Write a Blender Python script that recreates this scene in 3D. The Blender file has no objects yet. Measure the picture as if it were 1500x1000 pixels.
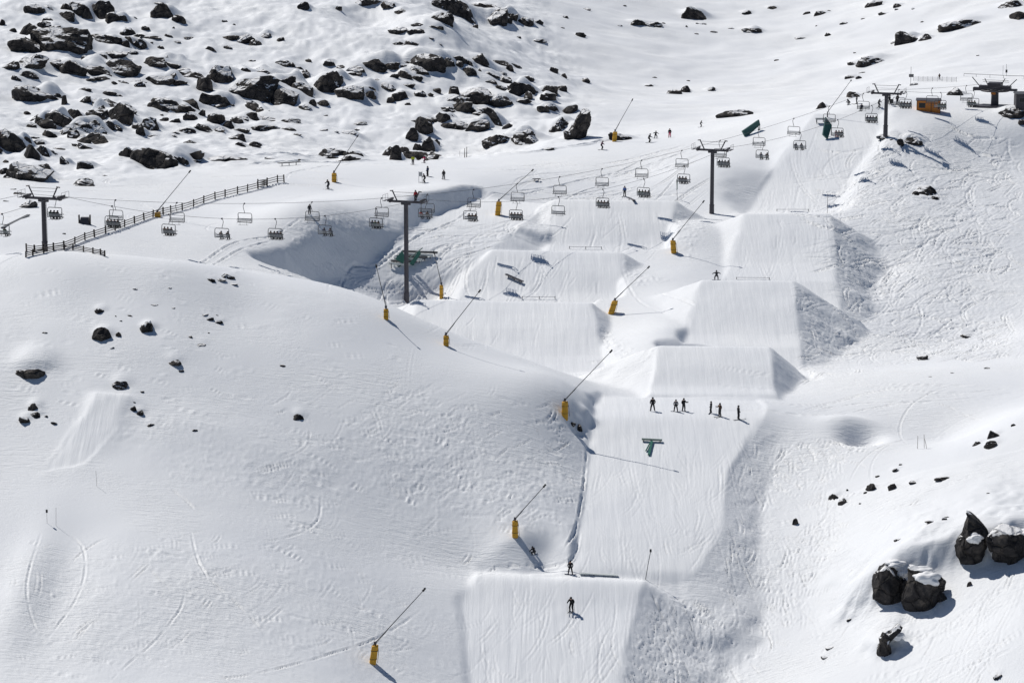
import bpy, math, random
import numpy as np
from mathutils import Vector, Matrix
# ---------------------------------------------------------------- camera, sky, sun
R = math.radians
SC = bpy.context.scene
COL = SC.collection
PITCH = R(11.0); F = 1500 * 100 / 36.0
cam = bpy.data.cameras.new("camera"); cam_o = bpy.data.objects.new("camera", cam); COL.objects.link(cam_o)
cam.lens = 100; cam.sensor_width = 36; cam.clip_start = 1; cam.clip_end = 6000
cam_o.location = (0, 0, 0); cam_o.rotation_euler = (R(90) - PITCH, 0, 0)
SC.camera = cam_o
SUN_EL = R(50.0); SUN_AZ = R(-44.0)          # azimuth measured from +Y (view axis) towards +X
world = bpy.data.worlds.new("World"); SC.world = world; world.use_nodes = True
wn = world.node_tree; wn.nodes.clear()
sky = wn.nodes.new('ShaderNodeTexSky'); sky.sky_type = 'NISHITA'; sky.sun_disc = False
sky.sun_elevation = SUN_EL; sky.sun_rotation = SUN_AZ; sky.altitude = 1800; sky.air_density = 1.0; sky.dust_density = 0.1; sky.ozone_density = 3.0
bg = wn.nodes.new('ShaderNodeBackground'); bg.inputs['Strength'].default_value = 0.05
wo = wn.nodes.new('ShaderNodeOutputWorld')
wn.links.new(sky.outputs[0], bg.inputs[0]); wn.links.new(bg.outputs[0], wo.inputs[0])
sl = bpy.data.lights.new("sun", 'SUN'); sl.energy = 3.6; sl.angle = R(0.5); sl.color = (1.0, 0.962, 0.90)
so = bpy.data.objects.new("sun", sl); COL.objects.link(so)
sd = Vector((math.cos(SUN_EL) * math.sin(SUN_AZ), math.cos(SUN_EL) * math.cos(SUN_AZ), math.sin(SUN_EL)))
so.rotation_euler = sd.to_track_quat('Z', 'Y').to_euler(); so.location = sd * 400
SC.view_settings.view_transform = 'Standard'; SC.view_settings.look = 'None'
SC.view_settings.exposure = 0.10; SC.view_settings.gamma = 1.0
SC.cycles.max_bounces = 5; SC.cycles.diffuse_bounces = 2

# ---------------------------------------------------------------- terrain tools
def W(px, py, y):
    """the world point seen at (px,py) of the 1500x1000 photograph, y metres ahead of the camera"""
    xc = (px - 750) / F; yc = (500 - py) / F
    dy = math.cos(PITCH) + math.sin(PITCH) * yc; dz = -math.sin(PITCH) + math.cos(PITCH) * yc
    return (xc / dy * y, y, dz / dy * y)
def ray(px, py):
    x, y, z = W(px, py, 1.0); return x, z
def proj(x, y, z):
    f = y * math.cos(PITCH) - z * math.sin(PITCH); u = y * math.sin(PITCH) + z * math.cos(PITCH)
    return 750 + x / f * F, 500 - u / f * F

def hash2(ix, iy, s):
    h = (ix.astype(np.int64) * 374761393 + iy.astype(np.int64) * 668265263 + s * 974634777) & 0x7fffffff
    h = (h ^ (h >> 13)) * 1274126177 & 0x7fffffff
    return ((h ^ (h >> 16)) & 0xffff) / 65535.0
def vnoise(x, y, s=0):
    ix = np.floor(x); iy = np.floor(y); fx = x - ix; fy = y - iy
    fx = fx * fx * fx * (fx * (fx * 6 - 15) + 10); fy = fy * fy * fy * (fy * (fy * 6 - 15) + 10)
    a = hash2(ix, iy, s); b = hash2(ix + 1, iy, s); c = hash2(ix, iy + 1, s); d = hash2(ix + 1, iy + 1, s)
    return (a + (b - a) * fx + (c - a) * fy + (a - b - c + d) * fx * fy) * 2 - 1
def fbm(x, y, s, octs, gain=0.5):
    r = 0; a = 1.0
    for o in range(octs):
        r = r + a * vnoise(x * 1.93 ** o + 17.3 * o, y * 1.93 ** o - 9.1 * o, s + o); a *= gain
    return r

# control points of the natural ground: (photo x, photo y, metres ahead)
CP = [
 # near left hill
 (0,1000,298),(200,1000,301),(350,1000,304),(500,1000,310),(600,1000,316),(645,1000,318.5),(0,1080,284),(350,1080,288),(600,1080,302),
 (0,850,321),(250,850,324),(450,860,329),(0,640,356),(250,640,358),(0,500,376),(200,500,377),(0,430,388.5),(150,430,388.5),(350,460,388),
 (650,900,332.5),(655,850,340),(700,832,344.8),(684,1080,307),
 (760,820,344.3),(800,810,345.3),(828,780,350.8),(838,720,361.5),(850,650,374),(828,612,377),(840,585,381.5),
 (0,374,400),(66,369,399),(150,375,398),(250,388,397),(-60,377,411),(0,377,411),(66,374,411),(130,377,410),(200,386,409),(330,402,398),(450,424,397),(560,454,396),(650,503,392),(740,534,389),(830,562,387),(868,600,384.5),(866,625,380.6),(857,700,366.8),(849,760,356.3),(876,592,387),
 # fall behind its crest
 (330,397,418),(450,418,428),(560,449,420),(650,490,412),(740,520,410),(840,550,402),
 # upper left field
 (0,350,422),(-120,360,418),(66,345,426),(0,300,452),(120,330,436),(120,290,468),(220,345,438),(220,300,470),(300,360,438),(330,320,462),(400,348,450),
 (300,280,492),(400,300,476),(450,315,459.5),(500,317,464),(545,318,471),(600,319,478),(630,300,482),(500,280,498),(600,270,510),(690,272,506),(640,245,532),(560,250,522),
 (400,262,505),(200,262,500),(0,268,482),(100,240,512),(0,240,503),(300,245,522),(400,240,530),(500,238,545),(570,234,556),(700,230,560),
 # middle
 (740,300,505),(780,262,522),(760,330,488),(860,250,535),(870,208,568),(930,255,535),(1000,250,528),(960,220,552),(1000,196,575),(1060,240,530),
 (1042,314,506),(1010,330,488),(1040,360,480),(960,380,474),(1000,400,464),(950,420,456),(1000,440,446),(930,470,440),(980,480,430),(900,500,430),(930,530,418),
 (640,500,420),(760,350,480),(690,400,462),(620,420,464),(590,447,457),(820,552,417),(900,555,414),(900,590,392),(980,608,384),(1100,610,383),(1060,500,432),(1100,410,468),(1100,470,444),
 (1120,180,562),(1100,176,574),(1200,161,566),(1180,200,548),(1150,250,532),(1290,185,548),(1297,197,539),(1255,250,526),(1275,220,534),(1290,150,558),(1370,158,560),(1420,152,564),(1460,155,563),(1500,156,563),
 # right
 (1245,350,490),(1290,400,480),(1265,440,466),(1310,300,507),(1400,300,512),(1500,300,515),(1400,220,540),(1500,220,544),(1370,182,548),(1500,186,549),
 (1340,400,477),(1400,400,479),(1500,400,481),(1205,495,441),(1275,490,444),(1350,500,446),(1450,500,447),(1500,490,440),
 (1160,570,404),(1220,558,406),(1300,546,410),(1400,538,412),(1500,531,414),(1300,534,424),(1400,526,425),(1500,518,427),
 (1150,610,386),(1200,600,391),(1350,600,391),(1480,590,392),(1200,640,380),(1310,640,380),(1380,645,381),
 (1520,596,374),(1440,635,371),(1380,660,369),(1300,682,368),(1220,700,368),(1490,660,362),
 (1130,640,380),(1120,700,370.5),(1100,760,361),(1080,830,350),(1160,760,360),(1200,800,352),(1020,885,346),(1090,900,342),(1000,930,340),(1060,960,334),(1080,1000,328),(980,1000,329),(1200,900,338),(1200,1000,322),
 (1350,720,355),(1350,800,341),(1500,730,346),(1500,820,331),(1350,900,329),(1500,900,319),(1350,1000,315),(1500,1000,307),
 # far
 (570,228,578),(700,222,590),(850,196,608),(1000,180,640),(1100,162,650),(1200,146,655),(1300,138,650),(1400,136,630),(1500,138,610),
 (0,200,540),(0,100,612),(0,0,680),(200,200,560),(200,100,632),(200,0,702),(400,200,582),(400,110,645),(400,0,722),(560,0,760),(520,110,655),
 (600,180,620),(640,100,668),(650,20,720),(760,110,690),(700,170,635),(780,170,640),(850,120,745),(850,50,800),(850,0,850),(1000,130,752),(1000,60,822),(1000,0,882),
 (1200,110,765),(1200,50,832),(1200,0,884),(1400,100,730),(1400,50,785),(1400,0,835),(1500,60,760),
 (0,-200,830),(400,-200,880),(750,-200,1060),(1100,-200,1080),(1500,-200,1010),(-500,-200,800),(2000,-200,950),
 (0,-700,1200),(750,-700,1400),(1500,-700,1350),
 (-500,1000,295),(-500,750,330),(-500,600,357),(-400,400,395),(-400,330,440),(-400,260,490),(-400,100,600),(-400,0,670),
 (1900,1000,300),(1900,800,328),(1900,600,380),(1900,500,430),(1900,300,520),(1900,180,560),(1900,100,700),(1900,0,800),
 (0,1400,238),(500,1400,245),(800,1400,258),(1100,1400,265),(1500,1400,255),(-500,1400,230),(1900,1400,250),
]
def fit_tps(pts):
    P = np.array([W(*c) for c in pts]); S = 100.0
    X = P[:, :2] / S; n = len(X)
    d = np.sqrt(((X[:, None] - X[None]) ** 2).sum(2)); K = np.where(d > 0, d * d * np.log(d + 1e-12), 0) + np.eye(n) * 2e-4
    A = np.zeros((n + 3, n + 3)); A[:n, :n] = K; A[:n, n] = 1; A[:n, n + 1:] = X; A[n, :n] = 1; A[n + 1:, :n] = X.T
    b = np.zeros(n + 3); b[:n] = P[:, 2]
    w = np.linalg.solve(A, b)
    def f(x, y):
        shp = x.shape; x = x.ravel() / S; y = y.ravel() / S; out = np.empty(len(x))
        for s in range(0, len(x), 40000):
            xs = x[s:s + 40000, None]; ys = y[s:s + 40000, None]
            r2 = (xs - X[None, :, 0]) ** 2 + (ys - X[None, :, 1]) ** 2 + 1e-12
            out[s:s + 40000] = (0.5 * r2 * np.log(r2)) @ w[:n] + w[n] + xs[:, 0] * w[n + 1] + ys[:, 0] * w[n + 2]
        return out.reshape(shp)
    return f

# the ground grid: columns fan out from the viewpoint's foot, rows are metres ahead
tcols = np.concatenate([np.linspace(-0.55, -0.21, 50)[:-1], np.arange(-0.21, 0.2101, 0.00042), np.linspace(0.21, 0.55, 50)[1:]])
yrows = np.concatenate([np.linspace(200, 280, 40)[:-1], np.arange(280, 580, 0.27), np.arange(580, 900, 0.8), np.linspace(900, 1500, 80)])
NR, NC = len(yrows), len(tcols)
TT, YY = np.meshgrid(tcols, yrows); XX = TT * YY
_f = fit_tps(CP)
ci = np.unique(np.concatenate([np.arange(0, NC, 8), [NC - 1]])); ri = np.unique(np.concatenate([np.arange(0, NR, 5), [NR - 1]]))
Zc = _f(XX[np.ix_(ri, ci)], YY[np.ix_(ri, ci)])
def interp_rows(A, xs, xq):          # linear interpolation of rows
    k = np.clip(np.searchsorted(xs, xq) - 1, 0, len(xs) - 2); f = ((xq - xs[k]) / (xs[k + 1] - xs[k]))[:, None]
    return A[k] * (1 - f) + A[k + 1] * f
Z = interp_rows(Zc, yrows[ri], yrows); Z = interp_rows(Z.T.copy(), tcols[ci], tcols).T.copy()

def ground(x, y, A=None):
    A = Z if A is None else A
    t = x / y
    i = min(max(int(np.searchsorted(tcols, t)) - 1, 0), NC - 2); j = min(max(int(np.searchsorted(yrows, y)) - 1, 0), NR - 2)
    a = (t - tcols[i]) / (tcols[i + 1] - tcols[i]); b = (y - yrows[j]) / (yrows[j + 1] - yrows[j])
    return float((A[j, i] * (1 - a) + A[j, i + 1] * a) * (1 - b) + (A[j + 1, i] * (1 - a) + A[j + 1, i + 1] * a) * b)
def hit(px, py, A=None):
    """where the line of sight through a photograph pixel meets the ground"""
    A = Z if A is None else A
    t, m = ray(px, py)
    i = min(max(int(np.searchsorted(tcols, t)) - 1, 0), NC - 2); a = (t - tcols[i]) / (tcols[i + 1] - tcols[i])
    g = A[:, i] * (1 - a) + A[:, i + 1] * a - m * yrows
    k = np.nonzero(g[60:] >= 0)[0]
    if len(k) == 0: return (t * 900, 900.0, m * 900)
    k = k[0] + 60
    g0, g1 = g[k - 1], g[k]
    y = yrows[k - 1] + (yrows[k] - yrows[k - 1]) * (-g0 / (g1 - g0) if g1 != g0 else 0)
    return (t * y, float(y), m * y)

def smin(a, b, k): h = np.clip(0.5 + 0.5 * (b - a) / k, 0, 1); return b * (1 - h) + a * h - k * h * (1 - h)
def smax(a, b, k): return -smin(-a, -b, k)
def feature(secs, sf=0.85, sc=1.1, margin=16, sub=7, k=0.35, sfl=None, scl=None):
    sfl = sf if sfl is None else sfl; scl = sc if scl is None else scl
    """cut/fill the ground to a lofted strip; secs = [(left W args, right W args), ...] from back to front"""
    def PT(a):
        if a[2] is not None: return W(*a)
        h = hit(a[0], a[1]); return (h[0], h[1], h[2] + a[3])
    L = np.array([PT(s[0]) for s in secs]); Rr = np.array([PT(s[1]) for s in secs])
    def cr(P):
        out = []
        for q in range(len(P) - 1):
            p0 = P[max(q - 1, 0)]; p1 = P[q]; p2 = P[q + 1]; p3 = P[min(q + 2, len(P) - 1)]
            for u in np.arange(sub) / sub:
                m1 = (p2 - p0) * .35; m2 = (p3 - p1) * .35
                out.append((2*u**3-3*u**2+1) * p1 + (u**3-2*u**2+u) * m1 + (-2*u**3+3*u**2) * p2 + (u**3-u**2) * m2)
        out.append(P[-1]); return np.array(out)
    if sub > 1: L = cr(L); Rr = cr(Rr)
    allp = np.vstack([L, Rr]); x0, y0 = allp[:, 0].min() - margin, allp[:, 1].min() - margin; x1, y1 = allp[:, 0].max() + margin, allp[:, 1].max() + margin
    j0, j1 = np.searchsorted(yrows, y0), np.searchsorted(yrows, y1)
    sub_x = XX[j0:j1]; sel = (sub_x > x0) & (sub_x < x1)
    x = sub_x[sel]; y = YY[j0:j1][sel]; base = Z[j0:j1][sel]
    x, y = x + 0.20 * vnoise(x / 2.4, y / 2.8, 31) + 0.07 * vnoise(x / .8, y / .9, 32), y + 0.14 * vnoise(x / 3.6, y / 4.1, 33) + 0.05 * vnoise(x / .9, y / 1.1, 34)
    val = np.zeros_like(x); dist = np.full_like(x, 1e9)
    def tri(a, b, c):
        d = (b[1]-c[1])*(a[0]-c[0]) + (c[0]-b[0])*(a[1]-c[1])
        if abs(d) < 1e-9: return
        u = ((b[1]-c[1])*(x-c[0]) + (c[0]-b[0])*(y-c[1])) / d; v = ((c[1]-a[1])*(x-c[0]) + (a[0]-c[0])*(y-c[1])) / d; w_ = 1-u-v
        m = (u >= -1e-6) & (v >= -1e-6) & (w_ >= -1e-6)
        val[m] = (u*a[2] + v*b[2] + w_*c[2])[m]; dist[m] = 0
    for q in range(len(L) - 1): tri(L[q], L[q+1], Rr[q]); tri(L[q+1], Rr[q+1], Rr[q])
    loop = list(L) + list(Rr[::-1]); out = dist > 0
    bd = np.full(out.sum(), 1e9); bv = np.zeros(out.sum()); bs = np.zeros(out.sum()); side = np.zeros_like(x); xo, yo = x[out], y[out]
    for q in range(len(loop)):
        a = loop[q]; b = loop[(q + 1) % len(loop)]; e = b - a; l2 = e[0]**2 + e[1]**2
        if l2 < 1e-9: continue
        u = np.clip(((xo-a[0])*e[0] + (yo-a[1])*e[1]) / l2, 0, 1); d = np.hypot(xo-a[0]-u*e[0], yo-a[1]-u*e[1])
        m = d < bd; bd[m] = d[m]; bv[m] = (a[2] + u*e[2])[m]; bs[m] = 1.0 if q < len(L) - 1 else 0.0
    dist[out] = bd; val[out] = bv; side[out] = bs; sf_ = sf + (sfl - sf) * side; sc_ = sc + (scl - sc) * side
    wob = 1 + 0.07 * vnoise(x / 2.3, y / 2.3, 91)
    lo = val - sf_ * dist * wob; hi = val + sc_ * dist * wob
    r = smax(smin(base, hi, k), lo, k)
    r = np.where(dist <= 0, val, r)
    fade = np.clip((margin - dist) / 4.0, 0, 1); r = base + (r - base) * fade
    tmp = Z[j0:j1]; tmp[sel] = r
    tm = FEAT[j0:j1]; tm[sel] = np.maximum(tm[sel], np.clip(1 - dist / 0.6, 0, 1))
FEAT = np.zeros_like(Z)
# ---------------------------------------------------------------- shaping the park, nearest features first
feature([((708,837,344.6),(943,849.5,344.6)), ((700,839,343),(943,850,342.6)), ((694,847,341),(941,853,340.5)), ((676,885,336),(931,890,336)), ((684,945,328),(918,945,328)), ((694,1040,316),(898,1040,316)), ((690,1100,308),(880,1100,308))], sf=0.5, sc=0.8, margin=20, k=0.3)
feature([((880,580,395.5),(1110,586,394.5)), ((872,592,390.5),(1118,596,389)), ((868,612,383),(1112,614,383)), ((862,650,376),(1088,650,376)), ((856,720,363.5),(1063,700,367)), ((846,780,353.4),(1058,770,355)), ((838,822,346.5),(1020,835,345.5)), ((780,838,343.8),(990,851,344))], sf=0.5, sc=1.6, margin=14, k=0.3)
feature([((1128,508,426),(1172,508,426)), ((1128,540,419),(1177,540,419)), ((1128,560,412),(1182,560,411))], sf=0.5, sc=0.5, margin=8, sub=3)
feature([((966,514,424),(1129,515,424)), ((965,507,414),(1129,508,414)), ((964,508,411.5),(1130,509,411.5)), ((960,535,405.5),(1132,535,405.5)), ((956,565,400),(1135,565,400)), ((950,578,396),(1138,578,396))], sf=0.9, sfl=0.4, sc=1.4, sub=3, k=0.25)
feature([((1160,412,464),(1224,412,464)), ((1160,448,456),(1230,448,456)), ((1160,475,447),(1238,475,447))], sf=0.5, sc=0.5, margin=8, sub=3)
feature([((1028,418,460),(1164,419,460)), ((1027,411,450),(1164,412,450)), ((1025,412,447.5),(1165,413,447.5)), ((1015,450,439),(1167,450,439)), ((1006,490,431),(1170,490,431)), ((1000,508,426),(1172,508,426))], sf=0.62, sfl=0.38, sc=1.4, sub=3, k=0.25)
feature([((1092,318,502),(1214,318,502)), ((1091,313.5,492),(1214,313.5,492)), ((1090,314,490),(1215,314,490)), ((1082,345,482),(1218,345,482)), ((1070,385,472.5),(1220,385,472.5)), ((1060,412,464),(1224,412,464))], sf=0.62, sfl=0.38, sc=1.4, sub=3, k=0.25)
feature([((1192,166,557),(1292,168,555)), ((1165,205,543),(1284,205,541)), ((1130,255,529),(1250,255,527)), ((1095,309,514),(1218,308,511)), ((1085,313,504),(1222,313,502))], sf=0.35, sc=0.5, margin=14, k=0.8)
feature([((618,446,456),(866,449,456)), ((613,440,446),(867,444,446)), ((611,441,443.5),(868,445,443.5)), ((600,480,434.5),(876,480,435)), ((585,520,427),(884,520,427)), ((575,548,420),(890,546,420))], sf=0.75, sfl=0.4, sc=1.4, sub=3, k=0.25)
feature([((704,371,484),(908,373,484)), ((702,366,472),(910,370,472)), ((700,367,469.5),(912,371,469.5)), ((690,395,463.5),(910,398,463)), ((676,425,458),(906,430,457)), ((668,440,454),(902,446,453))], sf=0.62, sfl=0.38, sc=1.4, sub=3, k=0.25)
feature([((818,297,512),(988,299,512)), ((816,293,502),(990,294.5,502)), ((815,294,499.5),(990,295.5,499.5)), ((812,325,492),(983,325,492)), ((806,355,485.5),(976,360,485)), ((800,368,481),(972,375,480))], sf=0.62, sfl=0.38, sc=1.4, sub=3, k=0.25)
feature([((708,291,509),(800,298,503)), ((642,315,493),(740,345,483)), ((603,338,476),(700,385,466)), ((545,379,463),(640,425,461)), ((482,410,451.5),(592,446,455.5)), ((400,424,440),(540,462,441))], sf=0.5, sc=1.6, margin=18, k=0.5)
feature([((144,576,None,.1),(183,579,None,.1)), ((140,583,None,.5),(180,586,None,.62)), ((112,630,None,.22),(165,628,None,.32)), ((70,690,None,.02),(120,680,None,.05))], sf=0.35, sc=0.5, margin=7, sub=3, k=0.4)

def region(poly, soft=3.0):
    """soft 0..1 mask over the ground grid for a polygon given in photograph pixels"""
    P = np.array([hit(a, b)[:2] for a, b in poly])
    x0, y0 = P.min(0) - soft; x1, y1 = P.max(0) + soft
    j0, j1 = np.searchsorted(yrows, y0), np.searchsorted(yrows, y1)
    M = np.zeros_like(Z); x = XX[j0:j1]; y = YY[j0:j1]
    ins = np.zeros(x.shape, bool); d = np.full(x.shape, 1e9)
    for q in range(len(P)):
        a = P[q]; b = P[(q + 1) % len(P)]; e = b - a; l2 = (e ** 2).sum() + 1e-9
        c = ((a[1] > y) != (b[1] > y)) & (x < (b[0] - a[0]) * (y - a[1]) / (b[1] - a[1] + 1e-12) + a[0]); ins ^= c
        u = np.clip(((x - a[0]) * e[0] + (y - a[1]) * e[1]) / l2, 0, 1); d = np.minimum(d, np.hypot(x - a[0] - u * e[0], y - a[1] - u * e[1]))
    s = np.where(ins, d, -d); M[j0:j1] = np.clip(0.5 + s / (2 * soft), 0, 1); return M
def bump(px, py, rx, ry, h, A=None, rot=0):
    c = hit(px, py); dx = XX - c[0]; dy = YY - c[1]; cs, sn = math.cos(rot), math.sin(rot)
    j0, j1 = np.searchsorted(yrows, c[1] - 3 * max(rx, ry)), np.searchsorted(yrows, c[1] + 3 * max(rx, ry))
    a = (dx[j0:j1] * cs + dy[j0:j1] * sn) / rx; b = (-dx[j0:j1] * sn + dy[j0:j1] * cs) / ry
    Z[j0:j1] += h * np.exp(-(a * a + b * b))
# ---------------------------------------------------------------- relief of the snow: lumps, crust, chunks, ski tracks
GROOM = FEAT.copy()
_a, _b = np.searchsorted(yrows, 300), np.searchsorted(yrows, 570)          # the groomers and the wind round every built edge
for _ in range(6):
    q = Z[_a:_b]; q[1:-1] = 0.25 * q[:-2] + 0.5 * q[1:-1] + 0.25 * q[2:]; q[:, 1:-1] = 0.25 * q[:, :-2] + 0.5 * q[:, 1:-1] + 0.25 * q[:, 2:]
bump(846, 624, 1.3, 1.6, -1.2)
bump(800, 797, 2.6, 3.2, -1.8)
bump(862, 612, 1.0, 1.2, 0.9)
bump(640, 60, 9, 14, 5.0)
bump(330, 640, 13, 5, 0.45, rot=-0.15)
bump(540, 18, 6, 12, -4.0)
bump(1238, 620, 4.0, 2.6, 1.1)
bump(1262, 637, 2.6, 2.4, -2.3)
bump(800, 190, 10, 9, 2.5)
rA = region([(-60,-60),(760,-60),(860,120),(880,205),(700,232),(560,232),(330,245),(120,268),(-60,262)], 6)
lump = fbm(XX / 9.0, YY / 13.0, 5, 4, 0.55)
near = 1 - GROOM
Z += GROOM * (0.05 * fbm(XX / 5.0, YY / 7.0, 81, 2) + 0.016 * fbm(XX / 0.7, YY / 9.0, 83, 3))
bump(38, 860, 2.6, 14, 0.7)
bump(90, 860, 3.5, 14, -0.5)
Z += near * (0.16 * fbm(XX / 16.0, YY / 16.0, 3, 3) + 0.02 * fbm(XX / 2.6 + 0.25 * YY / 3.2, YY / 1.7, 7, 3, 0.6) * np.clip(1.6 * fbm(XX / 14, YY / 14, 12, 3) - 0.1, 0, 1))
Z += rA * (0.7 * lump + 0.16 * np.abs(fbm(XX / 4.0, YY / 5.0, 33, 3)))
Z += np.clip((YY - 590) / 60, 0, 1) * 0.8 * fbm(XX / 28.0, YY / 22.0, 61, 4, 0.5)
CHUNK = np.zeros_like(Z)
for poly, amp, soft in [
    ([(1108,625),(1150,640),(1140,760),(1100,860),(1010,870),(1050,800),(1068,760),(1068,690)], 0.5, 3.0),
    ([(948,852),(1010,870),(1100,900),(1110,1000),(905,1000),(925,920)], 0.55, 2.0),
    ([(1218,316),(1300,380),(1310,450),(1226,415)], 0.9, 1.2), ([(1168,414),(1240,480),(1300,520),(1180,520)], 0.8, 1.2),
    ([(1132,510),(1160,555),(1135,557)], 0.5, 0.7), ([(700,700),(850,650),(845,760),(830,790),(760,760)], 0.6, 3.0),
    ([(870,447),(960,510),(950,535),(885,520)], 0.9, 1.0), ([(912,372),(980,410),(940,420),(905,420)], 0.8, 1.0), ([(992,297),(1040,330),(1010,380),(975,360)], 0.8, 1.0),
    ([(700,340),(760,300),(812,300),(800,365),(720,360)], 0.7, 1.5), ([(520,350),(700,290),(720,272),(640,280),(540,320),(400,380)], 0.5, 1.5),
    ([(345,400),(430,330),(455,314),(600,319),(640,298),(700,268),(716,288),(640,318),(540,385),(480,412)], 1.0, 1.0),
    ([(560,640),(700,650),(740,760),(600,770),(500,700)], 0.45, 5.0), ([(420,640),(560,700),(470,760),(250,700),(250,650)], 0.4, 5.0),
    ([(1250,200),(1520,190),(1520,520),(1230,520)], 0.5, 5.0), ([(180,600),(330,610),(330,640),(150,650)], 0.4, 3.0), ([(0,830),(500,800),(640,900),(600,1010),(0,1010)], 0.3, 8.0),
    ([(1380,860),(1520,830),(1520,960),(1400,920)], 0.35, 3.0), ([(1090,540),(1220,430),(1300,540),(1180,560)], 0.3, 3.0)]:
    CHUNK = np.maximum(CHUNK, amp * region(poly, soft))
CHUNK *= (1 - GROOM)
c1 = fbm(XX / 1.1, YY / 0.9, 21, 3, 0.6); c2 = fbm(XX / 2.8, YY / 2.4, 27, 2); c3 = fbm(XX / 0.5, YY / 0.7, 41, 2)
Z += CHUNK * (0.11 * np.abs(c1) * (0.6 + 0.5 * c2) + 0.05 * c2 + 0.13 * np.maximum(c3, 0))

def stamp(xs, ys, rad, depth):
    """press grooves with a small raised rim into the ground, samples as arrays in metres"""
    xs = np.asarray(xs); ys = np.asarray(ys); t = xs / ys
    i = np.searchsorted(tcols, t); j = np.searchsorted(yrows, ys)
    ok = (i > 60) & (i < NC - 60) & (j > 45) & (j < NR - 90) & (ys < 640); xs, ys, i, j = xs[ok], ys[ok], i[ok], j[ok]
    rad = np.broadcast_to(rad, ok.shape)[ok]; depth = np.broadcast_to(depth, ok.shape)[ok]
    L = np.zeros(NR * NC, np.float32)
    ni = int(math.ceil(float(rad.max()) * 2.0 / (0.00042 * float(ys.min() if len(ys) else 1)))) if len(ys) else 0; nj = int(math.ceil(float(rad.max()) * 2.0 / 0.27)) if len(ys) else 0
    H = np.zeros(NR * NC, np.float32)
    for a in range(-ni, ni + 1):
        for b in range(-nj, nj + 1):
            jj = j + b; ii = i + a; d = np.hypot(XX[jj, ii] - xs, YY[jj, ii] - ys) / rad
            g = np.where(d < 1, (1 - d * d) * depth, 0); r_ = np.where((d >= 1) & (d < 2), depth * 0.45 * (1 - (2 * d - 3) ** 2), 0)
            k = jj * NC + ii; np.maximum.at(L, k, g.astype(np.float32)); np.maximum.at(H, k, r_.astype(np.float32))
    L = L.reshape(NR, NC); H = H.reshape(NR, NC)
    return np.where(L > 0, -L, H)
rs = np.random.RandomState(4)
def strokes(poly, n, length, curl, ang, spread, depth, rad=0.22):
    P = np.array([hit(a, b)[:2] for a, b in poly]); sx, sy, sd_ = [], [], []
    x0, y0 = P.min(0); x1, y1 = P.max(0); k = 0; guard = 0
    while k < n and guard < n * 20:
        guard += 1
        x = rs.uniform(x0, x1); y = rs.uniform(y0, y1); ins = False
        for q in range(len(P)):
            a = P[q]; b = P[(q + 1) % len(P)]
            if (a[1] > y) != (b[1] > y) and x < (b[0]-a[0]) * (y-a[1]) / (b[1]-a[1]) + a[0]: ins = not ins
        if not ins: continue
        if vnoise(np.array([x / 7.0]), np.array([y / 9.0]), 55)[0] + rs.uniform(-.5, .9) < 0: k += 0.35; continue
        k += 1; th = R(ang + rs.normal() * spread); L = length * rs.uniform(0.4, 1.6); m = max(int(L / 0.16), 3); c = rs.normal() * curl / L; dd = depth * min(0.25 + rs.exponential(0.55), 2.2)
        tw = rs.rand() < 0.5
        for u in range(m):
            x += math.cos(th) * 0.16; y += math.sin(th) * 0.16; th += c * 0.16
            e = min(u, m - 1 - u) / (0.25 * m + 1); w = dd * min(1, e + 0.15)
            sx.append(x); sy.append(y); sd_.append(w)
            if tw: sx.append(x - math.sin(th) * 0.55); sy.append(y + math.cos(th) * 0.55); sd_.append(w * 0.8)
    return sx, sy, sd_
def line(pts, depth):
    """a single track along photograph pixels"""
    Q = [hit(*p)[:2] for p in pts]; sx, sy, s_ = [], [], []
    for q in range(len(Q) - 1):
        p0 = Q[max(q-1, 0)]; p1 = Q[q]; p2 = Q[q+1]; p3 = Q[min(q+2, len(Q)-1)]; n = max(int(math.dist(p1, p2) / 0.16), 2)
        for k in range(n):
            u = k / n; f = lambda a, b, c, d: 0.5 * (2*b + (c-a)*u + (2*a-5*b+4*c-d)*u*u + (3*b-a-3*c+d)*u**3)
            sx.append(f(p0[0], p1[0], p2[0], p3[0])); sy.append(f(p0[1], p1[1], p2[1], p3[1])); tt = (q + u) / (len(Q) - 1); s_.append(depth * min(1, 5 * tt, 5 * (1 - tt)) * (0.55 + 0.3 * math.sin(k * 0.13 + q) + 0.25 * math.sin(k * 0.37 + 2 * q)))
    return sx, sy, s_
S = [[], [], []]
def add(t):
    for a, b in zip(S, t): a.extend(b)
Zt = Z
add(strokes([(1250,210),(1500,190),(1500,520),(1290,520),(1225,430),(1235,330)], 1300, 9, 1.1, -140, 22, 0.17))
add(strokes([(1180,430),(1300,420),(1330,540),(1180,560)], 160, 7, 1.5, -100, 30, 0.11))
add(strokes([(1100,640),(1250,650),(1200,860),(1100,980),(1020,960)], 700, 3.2, 0.5, -62, 28, 0.12))
add(strokes([(1380,860),(1500,830),(1500,1000),(1350,1000)], 120, 9.0, 0.8, -145, 18, 0.09))
add(strokes([(560,560),(800,600),(840,720),(780,790),(600,740),(480,640)], 420, 3.2, 0.4, 14, 24, 0.11))
add(strokes([(380,560),(700,620),(700,860),(350,760)], 300, 4.0, 0.4, 15, 24, 0.09))
add(strokes([(0,800),(500,800),(680,900),(620,1000),(0,1000)], 260, 4.5, 0.6, 20, 35, 0.08))
add(strokes([(0,400),(380,410),(600,520),(500,620),(0,640)], 260, 3.0, 0.2, 0, 12, 0.06))
add(strokes([(880,620),(1100,620),(1050,800),(860,820)], 130, 8, 0.8, -92, 10, 0.05))
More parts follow.
